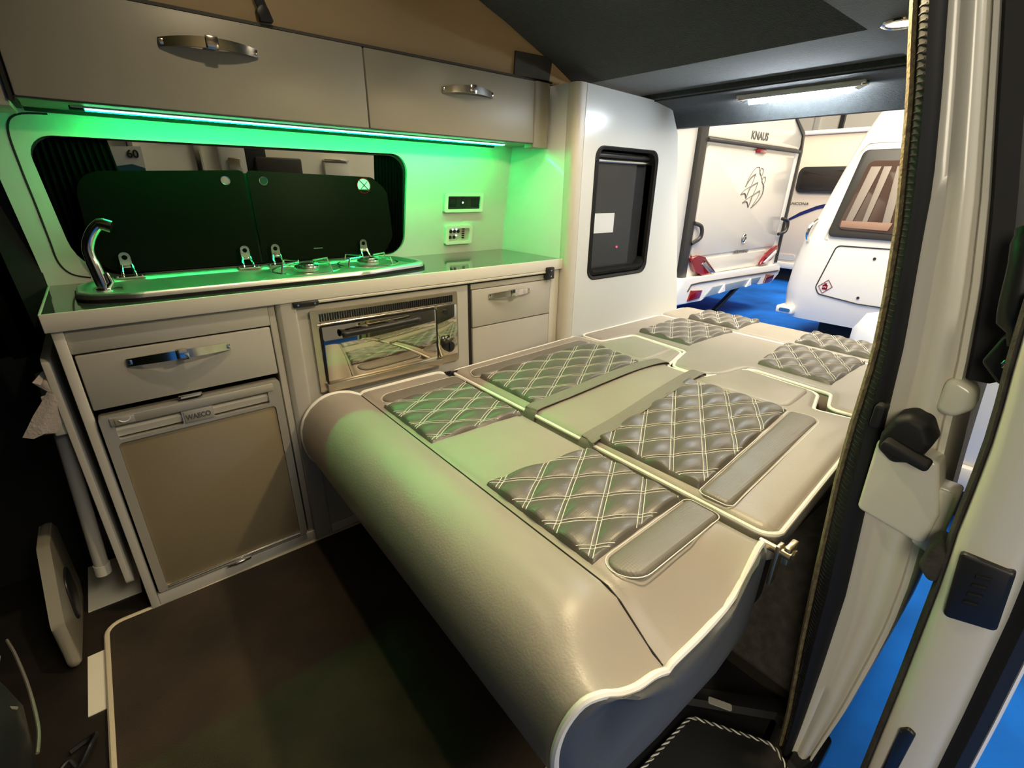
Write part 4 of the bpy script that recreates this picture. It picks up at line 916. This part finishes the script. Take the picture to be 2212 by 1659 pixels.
text('lettering', 'ANCONA', .062, (9.985, 3.965, .90), (0, -1, 0), (0, 0, 1), 'grtext', an, .002, .0008, 1.25, .25)
obj('stripe', prism(B(), [(3.938, .63), (3.726, .775), (3.473, .892), (3.20, .97), (3.20, .90), (3.459, .834), (3.713, .715), (3.93, .593)], 'x', 9.988, 10.0), 'blue', an)
obj('side_vent', prism(B(), rrect(3.64, 3.95, -.09, .015, .04, 4), 'x', 9.985, 10.0), 'cgrey', an)
# white caravan front
XW = 5.6
wc_ = thing('caravan', 'white caravan front with dark raked window and gas hatch at the right', 'caravan', (6.8, 1.0, -.5), 'caravans in the hall')
LE = [(2.045, -.16), (2.085, -.05), (2.093, .145), (2.078, .401), (2.027, .663), (1.94, .966), (1.872, 1.298), (1.799, 1.617), (1.735, 1.80), (1.65, 1.95)]
rows = []
for y, z in LE:
    fx = XW+.30*sstep((z-.6)/1.6)+.06*sstep((.1-z)/.3); w = y+.35
    rows.append([Vector((fx+1.6, y+.06, z)), Vector((fx+.35, y+.03, z)), Vector((fx+.10, y-.01, z)), Vector((fx+.025, y-.06, z)), Vector((fx, y-.16, z)), Vector((fx, .10, z)), Vector((fx+.05, -.25, z)), Vector((fx+1.6, -.35, z))])
b = B(); loft(b, rows, closed=True); obj('shell', b, 'cvan', wc_, smooth=60)
def wf_(z): return XW+.30*sstep((z-.6)/1.6)+.06*sstep((.1-z)/.3)
def frontplate(poly, d0, d1, bev=0.):
    bm = prism(B(), poly, 'x', d0, d1, bev)
    for v in bm.verts: v.co.x += wf_(v.co.z)
    return bm
wn = obj('window', frontplate(fillet([(1.71, 1.49), (.45, 1.49), (.30, .705), (1.79, .705)], .05, 4), -.03, .02, .012), 'trimdark', wc_)
obj('pane', frontplate(fillet([(1.628, 1.39), (1.12, 1.40), (1.15, .76), (1.715, .78)], .05, 4), -.036, -.028, .004), mat('brown_pane', (.075, .045, .035), .08, coat=.5), wn)
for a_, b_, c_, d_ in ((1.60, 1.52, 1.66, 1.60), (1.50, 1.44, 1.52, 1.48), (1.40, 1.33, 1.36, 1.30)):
    obj('reflection_streak', frontplate([(a_, 1.34), (b_, 1.34), (d_, .86), (c_, .86)], -.041, -.036, .001), mat('pale_reflection', (.26, .22, .19), .6), wn)  # pale slanted strips painting reflections onto the brown pane
obj('lower_pane_band', frontplate([(1.69, .86), (1.28, .86), (1.30, .79), (1.69, .80)], -.041, -.036, .001), mat('pink_pane_band', (.30, .18, .13), .6), wn)  # pink band across the lower part of the pane
obj('pane', frontplate(fillet([(1.08, 1.40), (.55, 1.40), (.45, .76), (1.10, .76)], .05, 4), -.036, -.028, .004), 'carw', wn)
gl = B()
hp = fillet([(1.68, .625, .05), (.70, .64), (.70, .10), (1.37, .095, .03), (1.735, .135, .05), (1.775, .20, .05)], .04, 5)
tube(gl, [(wf_(z)-.001, y, z) for y, z in hp], .006, True, 6); ht = obj('gas_hatch', gl, 'trimdark', wc_)
for y, z in ((1.38, .155), (1.34, .535)):
    t = B(); prism(t, circ(y, z, .013, 12), 'x', wf_(z)-.008, wf_(z)); obj('hatch_lock', t, 'trimdark', ht)
t = B(); tube(t, [(wf_(z)-.004, y, z) for y, z in ((1.671, .289), (1.623, .223), (1.70, .150), (1.748, .214))], .004, True, 4); dm = obj('diamond_sticker', t, 'red', wc_)
t = B(); box(t, wf_(.22)-.006, wf_(.22)-.003, 1.665, 1.712, .188, .236); box(t, wf_(.22)-.006, wf_(.22)-.003, 1.676, 1.70, .236, .252); dmc = obj('sticker_symbol', t, 'red', dm)
text('sticker_text', 'LPG', .022, (wf_(.22)-.0068, 1.709, .206), (0, -1, 0), (0, 0, 1), 'paper', dm, .0004, 0, .9)
t = B(); tube(t, [(wf_(z)-.001, y, z) for y, z in fillet([(.40, 1.545), (1.70, 1.548), (1.755, 1.47), (1.80, .72), (1.80, .66)], .04, 4)], .006, n=6); obj('panel_line', t, 'cgrey', wc_)
t = B(); tube(t, smoothpts([(XW+.06, 1.93, .85), (XW-.02, 1.955, .79), (XW-.03, 1.965, .70), (XW+.04, 1.955, .63)], 5), .018, n=8); obj('grab_handle', t, 'chrome', wc_)
t = B(); box(t, XW-.02, XW+.2, 1.93, 2.11, -.125, -.045, .02); fl_ = obj('marker_light', t, 'cvan', wc_); obj('marker_lens', prism(B(), rrect(1.955, 2.07, -.105, -.065, .018, 4), 'x', XW-.026, XW-.018), 'steel', fl_)
obj('underside', mkbox(XW+.5, 7.1, -.2, 1.8, -.5, -.17), 'dark', wc_)
# white covered hitch bag in front of it
bg = B(); rows = []
for k, z in enumerate([-.5, -.3, -.1, .08, .18, .235, .25]):
    s = (1.06, 1.02, 1.0, .96, .84, .55, .2)[k]
    rows.append([Vector((4.75+.42*s*math.cos(a*.314)*(1+.05*math.sin(a*5+k)), .62+.52*s*math.sin(a*.314)*(1+.05*math.sin(a*7+k)), z+.012*math.sin(a*3))) for a in range(20)])
loft(bg, rows, closed=True); obj('hitch_cover', bg, 'paper', smooth=70, label='white plastic cover bundled in front of the right-hand caravan', cat='cover')
sv = thing('caravan', 'white caravan side glimpsed past the open sliding door at the right edge', 'caravan', (3.6, -1.3, -.5), 'caravans in the hall')
obj('body', mkbox(3.0, 4.2, -3.0, .46, -.15, 2.2, .06), 'cvan', sv)
obj('skirt', mkbox(2.97, 4.2, -3.0, .47, -.25, -.12, .02), 'cgrey', sv)
obj('window', prism(B(), rrect(-1.7, -.7, 1.0, 1.6, .08, 5), 'x', 2.97, 3.0, .015), 'carw', sv)
obj('underfloor', mkbox(3.2, 4.0, -2.8, .2, -.5, -.25), 'dark', sv)
# hall partition behind
hw = B(); box(hw, 16, 16.1, -6, 16, -.5, 6); hwall = structure('wall_hall', hw, 'ccream')
for y in (5.38, 6.0, 3.2, 8.5): 
    t = B(); box(t, 15.9, 16, y, y+.10, -.5, 6); spart('partition_post', t, 'trimdark' if y == 5.38 else 'cgrey', hwall)
